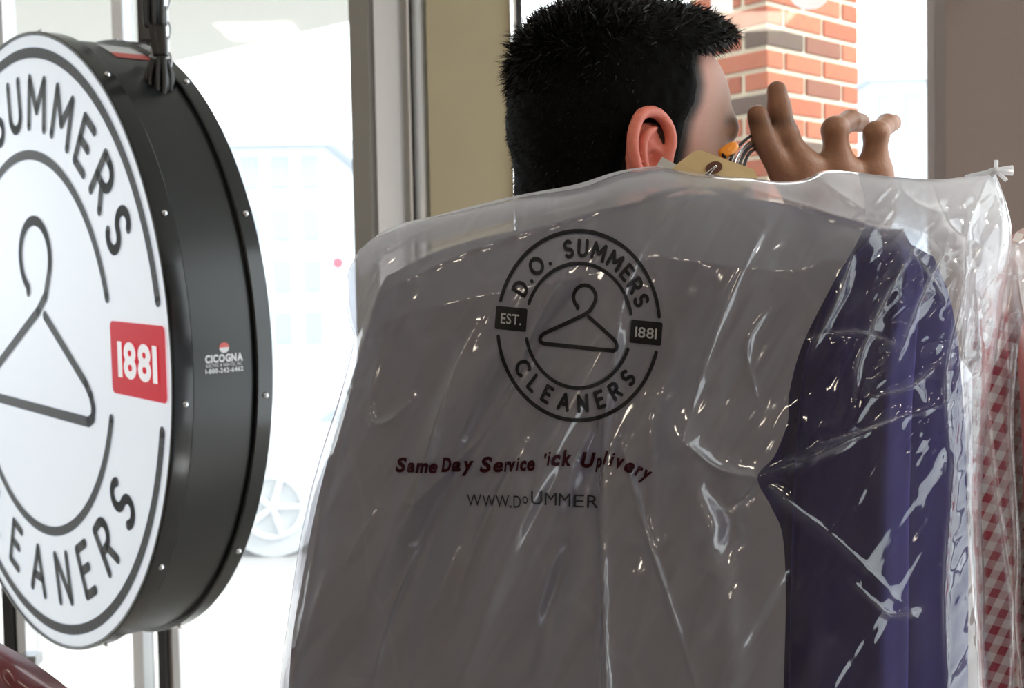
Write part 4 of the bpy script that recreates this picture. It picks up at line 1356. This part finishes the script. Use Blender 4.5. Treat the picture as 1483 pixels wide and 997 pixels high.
# ================================================================== PERSON (one continuous skin surface from a distance field)
class Field:
    def __init__(s, xs, ys, zs):
        s.ax = [np.asarray(a, np.float32) for a in (xs, ys, zs)]
        s.F = np.full([len(a) for a in s.ax], 0.5, np.float32)

    def sub(s, lo, hi):
        sl = []
        for a, l, h in zip(s.ax, lo, hi):
            i0 = max(0, np.searchsorted(a, l) - 1); i1 = min(len(a), np.searchsorted(a, h) + 1)
            sl.append(slice(i0, max(i1, i0 + 1)))
        return tuple(sl)

    def put(s, fn, lo, hi, k, op='u', m=0.035):
        sl = s.sub(np.asarray(lo) - m - k, np.asarray(hi) + m + k)
        X, Y, Z = [a[q] for a, q in zip(s.ax, sl)]
        d = fn(X[:, None, None], Y[None, :, None], Z[None, None, :])
        f = s.F[sl]
        if op == 'u':
            h = np.maximum(k - np.abs(f - d), 0) / max(k, 1e-6)
            s.F[sl] = np.minimum(f, d) - h * h * k * 0.25
        else:
            d = -d
            h = np.maximum(k - np.abs(f - d), 0) / max(k, 1e-6)
            s.F[sl] = np.maximum(f, d) + h * h * k * 0.25

    def cone(s, a, b, r1, r2, k=.008, op='u'):
        a, b = np.asarray(a, np.float32), np.asarray(b, np.float32)
        ba = b - a; L2 = float(ba @ ba) + 1e-9
        def fn(X, Y, Z):
            t = np.clip(((X - a[0]) * ba[0] + (Y - a[1]) * ba[1] + (Z - a[2]) * ba[2]) / L2, 0, 1)
            return np.sqrt((X - a[0] - t * ba[0]) ** 2 + (Y - a[1] - t * ba[1]) ** 2 + (Z - a[2] - t * ba[2]) ** 2) - (r1 + (r2 - r1) * t)
        r = max(r1, r2)
        s.put(fn, np.minimum(a, b) - r, np.maximum(a, b) + r, k, op)

    def ell(s, c, r, R, k=.01, op='u'):
        """ellipsoid with axes = columns of R"""
        c = np.asarray(c, np.float32); R = np.asarray(R, np.float32)
        def fn(X, Y, Z):
            dx, dy, dz = X - c[0], Y - c[1], Z - c[2]
            q = [dx * R[0, i] + dy * R[1, i] + dz * R[2, i] for i in range(3)]
            k0 = np.sqrt(sum((q[i] / r[i]) ** 2 for i in range(3))); k1 = np.sqrt(sum((q[i] / r[i] ** 2) ** 2 for i in range(3)))
            return k0 * (k0 - 1) / np.maximum(k1, 1e-6)
        m = max(r)
        s.put(fn, c - m, c + m, k, op)

    def mesh(s):
        F = s.F; ins = F < 0
        nx, ny, nz = F.shape
        cs = np.zeros((nx - 1, ny - 1, nz - 1), np.int8)
        for i in (0, 1):
            for j in (0, 1):
                for k in (0, 1):
                    cs += ins[i:nx - 1 + i, j:ny - 1 + j, k:nz - 1 + k]
        act = np.argwhere((cs > 0) & (cs < 8))
        idx = np.full(cs.shape, -1, np.int32)
        idx[act[:, 0], act[:, 1], act[:, 2]] = np.arange(len(act))
        acc = np.zeros((len(act), 3)); cnt = np.zeros(len(act))
        cor = [(i, j, k) for i in (0, 1) for j in (0, 1) for k in (0, 1)]
        for a in cor:
            for ax in range(3):
                if a[ax]: continue
                b = list(a); b[ax] = 1
                fa = F[act[:, 0] + a[0], act[:, 1] + a[1], act[:, 2] + a[2]]; fb = F[act[:, 0] + b[0], act[:, 1] + b[1], act[:, 2] + b[2]]
                m = (fa < 0) != (fb < 0)
                t = np.where(m, fa / np.where(m, fa - fb, 1), 0)
                for q in range(3):
                    c0 = s.ax[q][act[:, q] + a[q]]; c1 = s.ax[q][act[:, q] + b[q]]
                    acc[:, q] += np.where(m, c0 + (c1 - c0) * t, 0)
                cnt += m
        V = acc / cnt[:, None]
        faces = []
        for ax in range(3):
            o1, o2 = [(1, 2), (2, 0), (0, 1)][ax]
            sl0 = [slice(None)] * 3; sl1 = [slice(None)] * 3
            sl0[ax] = slice(0, -1); sl1[ax] = slice(1, None)
            a, b = ins[tuple(sl0)], ins[tuple(sl1)]
            e = np.argwhere(a != b)
            ok = (e[:, o1] > 0) & (e[:, o2] > 0) & (e[:, o1] < F.shape[o1] - 1) & (e[:, o2] < F.shape[o2] - 1)
            e = e[ok]
            fl = a[e[:, 0], e[:, 1], e[:, 2]]
            def cell(d1, d2):
                q = e.copy(); q[:, o1] -= d1; q[:, o2] -= d2
                return idx[q[:, 0], q[:, 1], q[:, 2]]
            quad = np.stack([cell(1, 1), cell(0, 1), cell(0, 0), cell(1, 0)], -1)
            quad = np.where(fl[:, None], quad, quad[:, ::-1])
            faces.append(quad)
        Q = np.vstack(faces)
        Q = Q[(Q >= 0).all(1)]
        return V, Q


HC = P(899, 229, 1.0)
al = rad(17)
Fh = np.array((math.cos(al), math.sin(al), 0)); Rh = np.array((math.sin(al), -math.cos(al), 0)); Uh = np.array((0, 0, 1.0))
# a slight forward nod
nod = rad(-1)
Fh, Uh = Fh * math.cos(nod) - Uh * math.sin(nod), Uh * math.cos(nod) + Fh * math.sin(nod)
RH = np.stack([Fh, Rh, Uh], 1)


def hl(f, r, u): return HC + Fh * f + Rh * r + Uh * u


bt = rad(64)
Ft = np.array((math.cos(bt), math.sin(bt), 0)); Rt = np.array((math.sin(bt), -math.cos(bt), 0)); Ut = np.array((0, 0, 1.0))
RT = np.stack([Rt, Ft, Ut], 1)
NB = hl(-.035, 0, 0) + np.array((0, 0, -.175)) + .055 * Ft          # base of the neck
SHR, SHL = NB + .175 * Rt - .045 * Ut, NB - .175 * Rt - .045 * Ut

xs = np.concatenate([np.arange(-.40, -.06, .007), np.arange(-.06, .365, .0021), np.arange(.365, .50, .007)])
ys = np.concatenate([np.arange(.80, .885, .006), np.arange(.885, 1.13, .0021), np.arange(1.13, 1.50, .007)])
zs = np.concatenate([np.arange(-.02, 1.50, .009), np.arange(1.50, 1.81, .0021)])


def head_shapes(B):
    B.ell(hl(-.004, 0, .030), (.089, .075, .085), RH, .01)
    B.ell(hl(.030, 0, .000), (.062, .064, .085), RH, .02)
    B.ell(hl(.036, 0, .048), (.058, .062, .056), RH, .02)
    B.ell(hl(.030, 0, -.060), (.055, .054, .055), RH, .02)
    B.ell(hl(.072, 0, -.096), (.020, .020, .018), RH, .02)
    B.cone(hl(-.030, 0, -.050), NB + .01 * Ft - .05 * Ut, .058, .062, .03)


def torso_shapes(B, inf=0.0):
    # trapezius, chest, belly, hips
    for sg_, S in ((1, SHR), (-1, SHL)):
        B.cone(NB + .03 * Ut, S - .03 * Ut, .045 + inf, .052 + inf, .04)
    B.ell(NB - .20 * Ut, (.165 + inf, .105 + inf, .22 + inf), RT, .05)
    B.ell(NB - .42 * Ut, (.145 + inf, .100 + inf, .20 + inf), RT, .06)
    B.ell(NB - .60 * Ut, (.155 + inf, .110 + inf, .15 + inf), RT, .06)


EL_R = SHR + .10 * Rt + .245 * Ft - .06 * Ut
WR = P(1196, 350, 1.045)
EL_L = SHL - .03 * Rt - .02 * Ft - .29 * Ut
WL = EL_L + .05 * Ft - .25 * Ut
HIPR, HIPL = NB + .09 * Rt - .66 * Ut, NB - .09 * Rt - .66 * Ut
BODY_H = NB[2]


def leg_pts(hip, s_):
    kn = np.array((hip[0], hip[1], .48)) + .02 * Ft + .01 * s_ * Rt
    an = np.array((hip[0], hip[1], .085)) - .01 * Ft + .015 * s_ * Rt
    return kn, an


B = Field(xs, ys, zs)
head_shapes(B)
HF = B.F.copy()                     # skull only: the hair grows from this
for s_ in (1, -1):
    B.ell(hl(.050, .040 * s_, -.028), (.032, .024, .030), RH, .02)
    B.ell(hl(.094, .031 * s_, .000), (.015, .018, .012), RH, .010, 'd')
    B.cone(hl(.103, .009 * s_, -.040), hl(.103, .009 * s_, -.0401), .009, .009, .008)
    # ear: helix, antihelix, tragus, lobe on a thin plate
    def ep(f, u, o=0.0): return hl(f, s_ * (.0775 + max(0, .006 - f) * .40 + o), u)
    B.ell(ep(-.012, -.010, -.006), (.017, .006, .028), RH, .006)
    hx = [(.006, -.010), (.010, .004), (.006, .018), (-.006, .0255), (-.020, .0225), (-.028, .008), (-.0285, -.008), (-.023, -.024), (-.014, -.036), (-.004, -.042)]
    hq = spline(np.array(hx), 24)
    for i in range(23): B.cone(ep(*hq[i], .003), ep(*hq[i + 1], .003), .0044, .0044, .0022)
    ah = spline(np.array([(-.004, .012), (-.014, .008), (-.0185, -.004), (-.016, -.018), (-.008, -.027)]), 12)
    for i in range(11): B.cone(ep(*ah[i], .0015), ep(*ah[i + 1], .0015), .0034, .0034, .002)
    B.ell(ep(-.006, -.014, .003), (.0085, .007, .011), RH, .002, 'd')
    B.ell(ep(-.001, .006, .004), (.0065, .0045, .007), RH, .002, 'd')
    B.ell(ep(.006, -.014, .001), (.005, .0055, .008), RH, .004)
    B.ell(ep(-.003, -.038, -.001), (.008, .0052, .009), RH, .005)
B.cone(hl(.084, -.030, .021), hl(.084, .030, .021), .0100, .0100, .014)
B.cone(hl(.094, 0, .010), hl(.114, 0, -.035), .0075, .0115, .012)
B.cone(hl(.088, -.017, -.063), hl(.088, .017, -.063), .0075, .0075, .006)
B.cone(hl(.086, -.015, -.074), hl(.086, .015, -.074), .0080, .0080, .006)
torso_shapes(B)
for S, E, W_ in ((SHR, EL_R, WR), (SHL, EL_L, WL)):
    B.cone(S, E, .050, .038, .03); B.cone(E, W_, .039, .026, .015)
for hip, s_ in ((HIPR, 1), (HIPL, -1)):
    kn, an = leg_pts(hip, s_)
    B.cone(hip, kn, .085, .055, .04); B.cone(kn, an, .056, .036, .02)
    B.cone(an - .03 * Ft - .04 * Ut, an + .15 * Ft - .055 * Ut, .034, .026, .02)

# ---- the raised right hand, back of the hand towards the camera
mm_ = 1.0 / 1700.0


def J(px, py, d): return P(px, py, d)


WRH = WR
fing = {
    'thumb': [(1172, 300, 1.020), (1134, 252, 1.000), (1107, 203, .990), (1097, 167, .986)],
    'index': [(1160, 243, 1.003), (1137, 196, .998), (1128, 156, .994), (1125, 132, .993)],
    'middle': [(1214, 250, 1.008), (1209, 188, 1.000), (1231, 175, 1.030), (1246, 178, 1.052)],
    'ring': [(1265, 256, 1.014), (1269, 194, 1.006), (1284, 180, 1.032), (1293, 178, 1.052)],
    'little': [(1272, 292, 1.034), (1280, 276, 1.060), (1268, 280, 1.086), (1254, 292, 1.094)],
}
frad = {'thumb': (.0125, .0112, .0102, .0088), 'index': (.0118, .0106, .0096, .0086), 'middle': (.0130, .0102, .0092, .0084), 'ring': (.0124, .0098, .0086, .0076), 'little': (.0100, .0092, .0082, .0072)}
for k, js in fing.items():
    r = frad[k]
    for i in range(3): B.cone(J(*js[i]), J(*js[i + 1]), r[i], r[i + 1], .004)
    if k != 'thumb':
        B.cone(WRH + np.array((0, 0, .015)), J(*js[0]), .0165, .0130, .016)
        B.ell(J(*js[1]), (r[1] * 1.0,) * 3, np.eye(3), .005)
B.cone(J(1172, 300, 1.02), WRH, .016, .021, .016)
for a, b in (('index', 'middle'), ('middle', 'ring'), ('ring', 'little')):
    B.cone(J(*fing[a][0]), J(*fing[b][0]), .0105, .0105, .010)
    B.cone(J(*(np.array(fing[a][0]) + [8, 34, 0])), J(*(np.array(fing[b][0]) + [-4, 34, 0])), .013, .013, .014)
# ---- the left hand hanging at his side
hd = -Ut * .96 + Ft * .25
B.cone(WL, WL + hd * .085, .024, .030, .012)
for i, (o_, ln) in enumerate(((.030, .070), (.010, .078), (-.010, .073), (-.028, .058))):
    a_ = WL + hd * .085 + Ft * o_
    m_ = a_ + hd * ln * .55
    B.cone(a_, m_, .0095, .0085, .004); B.cone(m_, m_ + (hd * .7 + Rt * .7) * ln * .5, .0085, .0072, .003)
a_ = WL + hd * .03 + Ft * .028
B.cone(a_, a_ + (hd * .7 + Ft * .7) * .035, .012, .010, .008); B.cone(a_ + (hd * .7 + Ft * .7) * .035, a_ + (hd * .9 + Ft * .4) * .068, .010, .008, .004)

BV, BF = B.mesh()


def to_local(V):
    q = V - HC
    return q @ Fh, q @ Rh, q @ Uh


def hair_mask(f, r, u):
    """signed metres: > 0 where hair grows"""
    fl = np.interp(u, [-.10, -.030, -.026, -.02, .0, .02, .036, .05, .066, .076, .088, .105], [-.034, -.032, .018, .022, .026, .030, .040, .044, .044, .046, .075, .14])
    a = fl - f
    # round the ear
    ear = np.hypot((f + .004) / 1.0, (u + .012) / 1.35) - .0175
    ear = np.where(f < .012, ear, .05)
    return np.minimum(np.minimum(a, u + .098), np.where(np.abs(r) > .045, ear, .05))


f_, r_, u_ = to_local(BV)
hm = hair_mask(f_, r_, u_)
headz = (np.sqrt(f_ ** 2 + r_ ** 2 + u_ ** 2) < .16)
ear_d = np.hypot(f_ + .011, (u_ + .010) / 1.5)
red = smoothstep(.036, .026, ear_d) * smoothstep(.070, .078, np.abs(r_)) * headz * .75
stub = smoothstep(-.011, .003, hm) * headz * (np.abs(r_) < .079) * (1 - red)
brow = np.exp(-((u_ - .026 + .12 * (np.abs(r_) - .03) ** 2 / .03) / .0055) ** 2) * smoothstep(.058, .050, np.abs(r_)) * smoothstep(.010, .016, np.abs(r_)) * (f_ > .06) * headz
stub = np.maximum(stub, .5 * brow)
red = np.maximum(red, .45 * smoothstep(.022, .010, np.linalg.norm(BV - P(1127, 124, .985), axis=1)))
hand = smoothstep(.16, .10, np.linalg.norm(BV - P(1190, 250, 1.01), axis=1))  # mask for the shade painted on the raised hand
person = empty('person', (NB[0], NB[1], 0), 'man with short black hair facing away right, holding hangers over his shoulder', 'person')
mk('body', BV, BF, M['skin'], person, True, attrs={'red': red, 'stubble': stub, 'tan': hand})

# ---- hair: a cap grown outwards from the skull
Hf = Field(xs, ys, zs)
sl = Hf.sub(HC - .17, HC + .17)
X, Y, Z = np.meshgrid(*[a[q] for a, q in zip(Hf.ax, sl)], indexing='ij')
Pq = np.stack([X, Y, Z], -1).reshape(-1, 3)
f_, r_, u_ = to_local(Pq)
hm = hair_mask(f_, r_, u_)
top_ = smoothstep(.045, .105, u_)
thk = .0075 + .0130 * top_ + .007 * top_ * smoothstep(.02, .09, f_) + .0015 * (vnoise(f_ * 160, u_ * 160 + r_ * 130, 31))
h = np.where(hm > 0, thk * smoothstep(0, .012 + 0 * u_, hm), -.004) - .0025
Hf.F[sl] = HF[sl] - h.reshape(X.shape)
Hf.F[sl][(np.abs(f_) > .18).reshape(X.shape)] = .5
lim = (u_ < -.105).reshape(X.shape)
tmp = Hf.F[sl]; tmp[lim] = np.maximum(tmp[lim], .01); Hf.F[sl] = tmp
HV, HQ = Hf.mesh()
hairo = mk('hair', HV, HQ, M['hair'], person, True)
hairo['label'] = 'short black hair'

me = hairo.data
nrm = np.empty(len(me.vertices) * 3, np.float32); me.vertices.foreach_get('normal', nrm); nrm = nrm.reshape(-1, 3)
f_, r_, u_ = to_local(HV)
pick = rng.choice(len(HV), 34000)
f0, r0, u0 = f_[pick], r_[pick], u_[pick]
ok = (hair_mask(f0, r0, u0) > .002)
pick = pick[ok]; f0, r0, u0 = f0[ok], r0[ok], u0[ok]
n0 = nrm[pick]; p0 = HV[pick]
tp = smoothstep(.055, .10, u0)[:, None]
crown = (smoothstep(.03, .08, u0) * smoothstep(-.0, -.06, f0))[:, None]
fwd = Fh[None] * .55 - Rh[None] * (0.35 * np.sign(r0)[:, None])
down = -Uh[None] * .8 - Fh[None] * .35
dirv = tp * (n0 * .35 + fwd * .9) + (1 - tp) * (n0 * .16 + down) + crown * (n0 * .7 - Fh[None] * .2) + rng.normal(0, .28, p0.shape)
dirv /= np.linalg.norm(dirv, axis=1, keepdims=True)
ln = (.005 + .006 * tp[:, 0] + .005 * crown[:, 0]) * rng.uniform(.5, 1.3, len(p0))
curl = rng.normal(0, .5, p0.shape); curl -= (curl * dirv).sum(1)[:, None] * dirv
side = np.cross(dirv, rng.normal(0, 1, p0.shape)); side /= np.linalg.norm(side, axis=1, keepdims=True)
wd = .00042 + .00022 * tp
pa = p0 - n0 * .002
pm = pa + dirv * (ln * .55)[:, None] + curl * (ln * .12)[:, None]
pe = pa + dirv * ln[:, None] + curl * (ln * .45)[:, None] - Uh * (ln * .12)[:, None]
SV = np.stack([pa - side * wd, pa + side * wd, pm + side * wd * .8, pm - side * wd * .8, pe], 1).reshape(-1, 3)
b5 = (np.arange(len(p0)) * 5)[:, None]
SF = np.vstack([b5 + np.array([[0, 1, 2]]), b5 + np.array([[0, 2, 3]]), b5 + np.array([[3, 2, 4]])])
st_o = mk('hair_strands', SV, SF, M['strand'], hairo, False)
st_o.parent = hairo; st_o['kind'] = 'stuff'

# eyes
for s_ in (1, -1):
    bm = bmesh.new(); bmesh.ops.create_uvsphere(bm, u_segments=16, v_segments=10, radius=.0115)
    mev = np.array([v.co[:] for v in bm.verts]) + hl(.0785, .031 * s_, -.001)
    mf = [tuple(v.index for v in f.verts) for f in bm.faces]; bm.free()
    mk('eye', mev, mf, M['vinyl'], person, True)

# clothes
C = Field(np.arange(-.42, .52, .007), np.arange(.78, 1.50, .007), np.arange(.60, 1.62, .007))
torso_shapes(C, .010)
C.cone(SHR, EL_R, .062, .050, .03); C.cone(EL_R, EL_R + (WR - EL_R) * .70, .050, .038, .02)
C.cone(SHL, EL_L, .062, .050, .03); C.cone(EL_L, WL + (EL_L - WL) * .08, .050, .036, .02)
CV, CF = C.mesh()
CV = CV + .002 * np.stack([vnoise(CV[:, 2] * 22, CV[:, 0] * 14, 3)] * 3, 1)
mk('shirt', CV, CF, M['shirt'], person)
cb = NB + .035 * Ut
tv_ = [cb + .066 * (math.cos(a) * Rt + math.sin(a) * Ft) + .012 * math.sin(a) * -Ut for a in np.linspace(0, 2 * math.pi, 28, endpoint=False)]
MB().tube(tv_, .012, 8, closed=True).build('shirt_collar', M['shirt'], person, True)
C = Field(np.arange(-.30, .45, .008), np.arange(.82, 1.40, .008), np.arange(.04, .95, .008))
C.ell(NB - .62 * Ut, (.170, .125, .14), RT, .05)
for hip, s_ in ((HIPR, 1), (HIPL, -1)):
    kn, an = leg_pts(hip, s_)
    C.cone(hip, kn, .098, .072, .04); C.cone(kn, an - .0 * Ut, .072, .056, .02)
CV, CF = C.mesh()
mk('trousers', CV, CF, M['trousers'], person)
for hip, s_ in ((HIPR, 1), (HIPL, -1)):
    kn, an = leg_pts(hip, s_)
    a0 = np.array((an[0], an[1], .04)); lo = a0 - .2; hi = a0 + .25
    C = Field(np.arange(lo[0], hi[0], .007), np.arange(lo[1], hi[1] + .05, .007), np.arange(-.004, .16, .007))
    C.cone(a0 - .04 * Ft, a0 + .17 * Ft - .01 * Ut, .044, .036, .02); C.cone(a0, a0 + .06 * Ut, .046, .044, .02)
    C.F[:, :, :1] = .5
    CV, CF = C.mesh(); CV[:, 2] = np.maximum(CV[:, 2], 0.0)
    mk('shoe', CV, CF, M['shoe'], person)

# ================================================================== HANGERS, TAGS
def wire(pts, n=40):
    q = spline(np.array(pts, float), n)
    return P(q[:, 0], q[:, 1], q[:, 2])


HL = ['black wire hanger whose hook tip shows behind the index finger', 'silver wire hanger, uppermost of the bright hooks by the orange clip', 'black wire hanger hook nearest the brick pier, under the thumb', 'dark wire hanger hook between the silver one and the lowest black one']
hooks = [
    ([(1052, 285, .850), (1054, 250, .862), (1062, 222, .910), (1078, 204, .955), (1094, 193, 1.008), (1118, 178, 1.022), (1140, 178, 1.020), (1150, 190, 1.012), (1157, 208, 1.008), (1166, 223, 1.006)], 'wire_black', .0013),
    ([(1060, 288, .850), (1062, 252, .862), (1068, 229, .910), (1081, 211, .955), (1096, 203, 1.008), (1118, 190, 1.024), (1138, 196, 1.022), (1142, 216, 1.018)], 'chrome', .0016),
    ([(1076, 290, .850), (1076, 256, .862), (1079, 236, .910), (1086, 221, .955), (1098, 214, 1.008), (1118, 202, 1.026), (1136, 208, 1.024), (1140, 226, 1.020)], 'wire_black', .0013),
    ([(1068, 289, .850), (1069, 254, .862), (1073, 233, .910), (1083, 216, .955), (1097, 208, 1.008), (1118, 196, 1.025), (1137, 202, 1.023), (1141, 221, 1.019)], 'wire_black', .0013),
]
for hi_, ((pts, mt, rr), lab) in enumerate(zip(hooks, HL)):
    hd_ = .846 + .004 * hi_
    hr = empty('wire_hanger', P(pts[0][0], pts[0][1], pts[0][2]), lab, 'hanger', 'hangers held in the raised hand')
    MB().tube(wire(pts), rr, 8).build('hook', M[mt], hr, True)
    n0_ = pts[0]
    MB().tube(wire([n0_, (n0_[0] - 30, 310, hd_), (800, 352, hd_), (640, 392, hd_), (622, 404, hd_), (640, 412, hd_), (960, 414, hd_), (1290, 412, hd_), (1306, 404, hd_), (1290, 390, hd_), (1150, 335, hd_), (n0_[0] + 20, 308, hd_), n0_], 80), rr, 8).build('shoulder_wire', M[mt], hr, True)
    if rr < .0014 and mt == 'wire_black' and pts[-1][0] > 1150:
        MB().tube(wire([(1146, 185, 1.014), (1150, 191, 1.011), (1154, 201, 1.008)], 8), .0034, 10).build('hook_sleeve', M['chrome'], hr, True)

oc = empty('orange_clip', P(1060, 218, .905), 'small orange plastic clip on the hanger hooks beside the face', 'clip')
MB().tube(wire([(1044, 227, .902), (1048, 223, .902), (1056, 217, .903), (1063, 212, .904), (1065, 210, .905)], 14), [.002, .0036, .0045, .0047, .0047, .0048, .0048, .0047, .0046, .0044, .004, .0036, .003, .002], 12).build('clip_body', M['orange'], oc, True)
MB().tube(wire([(1047, 227, .8985), (1050, 224.5, .8975)], 4), [.0014, .0024, .0024, .0014], 10).build('clip_hole', M['wire_black'], oc, True)


def card(name, pts, d, mat, parent, th_=.0005):
    fr_ = [P(x, y, d_) for x, y, d_ in pts]; bk = [P(x, y, d_ + th_) for x, y, d_ in pts]
    n_ = len(pts)
    return mk(name, fr_ + bk, [tuple(range(n_)), tuple(range(2 * n_ - 1, n_ - 1, -1))] + [(i, n_ + i, n_ + (i + 1) % n_, (i + 1) % n_) for i in range(n_)], mat, parent, False)


td = .846
mt_ = empty('manila_tag', P(1034, 243, td), 'manila paper tag with brown reinforced hole and safety pin, before the cheek', 'tag')
card('tag_card', [(972, 246, td), (985, 234, td), (1004, 220, td + .001), (1014, 217, td + .001), (1046, 229, td + .002), (1093, 246, td + .003), (1098, 262, td + .003), (1060, 282, td), (1000, 276, td)], td, M['manila'], mt_)
rg = [(1034 + 13 * math.cos(a) * .95, 243 + 9 * math.sin(a) - 2 * math.cos(a)) for a in np.linspace(0, 2 * math.pi, 28, endpoint=False)]
card('hole_reinforcement', [(x, y, td - .0006) for x, y in rg], td, M['reinforce'], mt_, .0005)
hg = [(1034 + 3 * math.cos(a), 243 + 2.6 * math.sin(a)) for a in np.linspace(0, 2 * math.pi, 14, endpoint=False)]
card('hole', [(x, y, td - .0009) for x, y in hg], td, M['wire_black'], mt_, .0002)
pinb = MB().tube(wire([(1038, 241, td - .003), (1033, 246, td - .003), (1024, 257, td - .003), (1016, 266, td - .003), (1012, 264, td - .003), (1020, 254, td - .003), (1030, 245, td - .003), (1037, 240, td - .0035)], 36), .0005, 8)
sp_ = pinb.build('safety_pin', M['chrome'], mt_, True)
wt = empty('paper_slip', P(964, 238, .85), 'small white paper slip left of the manila tag', 'tag')
card('slip', [(959, 227, .850), (980, 239, .851), (973, 262, .851), (944, 250, .850)], .85, M['tag_white'], wt)

# racks out of the picture that carry the shirts on the right and the maroon garment on the left
def rack(x0, x1, xp, y, z, lab):
    r = empty('garment_rack', (xp, y, 0), lab, 'rack')
    MB().tube([(x0, y, z), (x1, y, z)], .012, 12).build('rail', M['chrome'], r, True)
    MB().tube([(xp, y, .02), (xp, y, z)], .014, 12).build('post', M['chrome'], r, True)
    MB().tube([(xp, y, 0), (xp, y, .02)], .18, 32).build('base', M['steel'], r, False)


def plain_hanger(nx, ny, d, half, zr, lab):
    a = P(nx, ny, d)
    r = empty('wire_hanger', a, lab, 'hanger')
    x, y, z = a
    MB().tube([(x, y, z), (x, y, zr - .035), (x - .012, y, zr - .022), (x - .018, y, zr), (x - .010, y, zr + .0145), (x + .006, y, zr + .0155), (x + .0165, y, zr + .004)], .0016, 8).build('hook', M['chrome'], r, True)
    MB().tube([(x, y, z), (x - half * .5, y, z - .035), (x - half, y, z - .075), (x, y, z - .08), (x + half, y, z - .075), (x + half * .5, y, z - .035), (x, y, z)], .0016, 8).build('shoulder_wire', M['chrome'], r, True)


zr = float(P(1530, 330, .985)[2]) + .11
plain_hanger(1528, 330, .985, .055, zr, 'wire hanger inside the gingham shirt on the rack at the right')
plain_hanger(1580, 402, .925, .05, zr, 'wire hanger inside the coral shirt on the rack at the right')
ry = float(P(1530, 330, .985)[1])
rack(.44, 1.25, 1.05, (ry + .925) / 2, zr, 'chrome garment rack beyond the right picture edge')
zl = float(P(-120, 905, .95)[2]) + .16
plain_hanger(-120, 912, .95, .08, zl, 'wire hanger inside the maroon garment')
ly = float(P(-120, 905, .95)[1])
rack(-1.3, -.46, -1.1, ly, zl, 'chrome garment rack beyond the left picture edge')
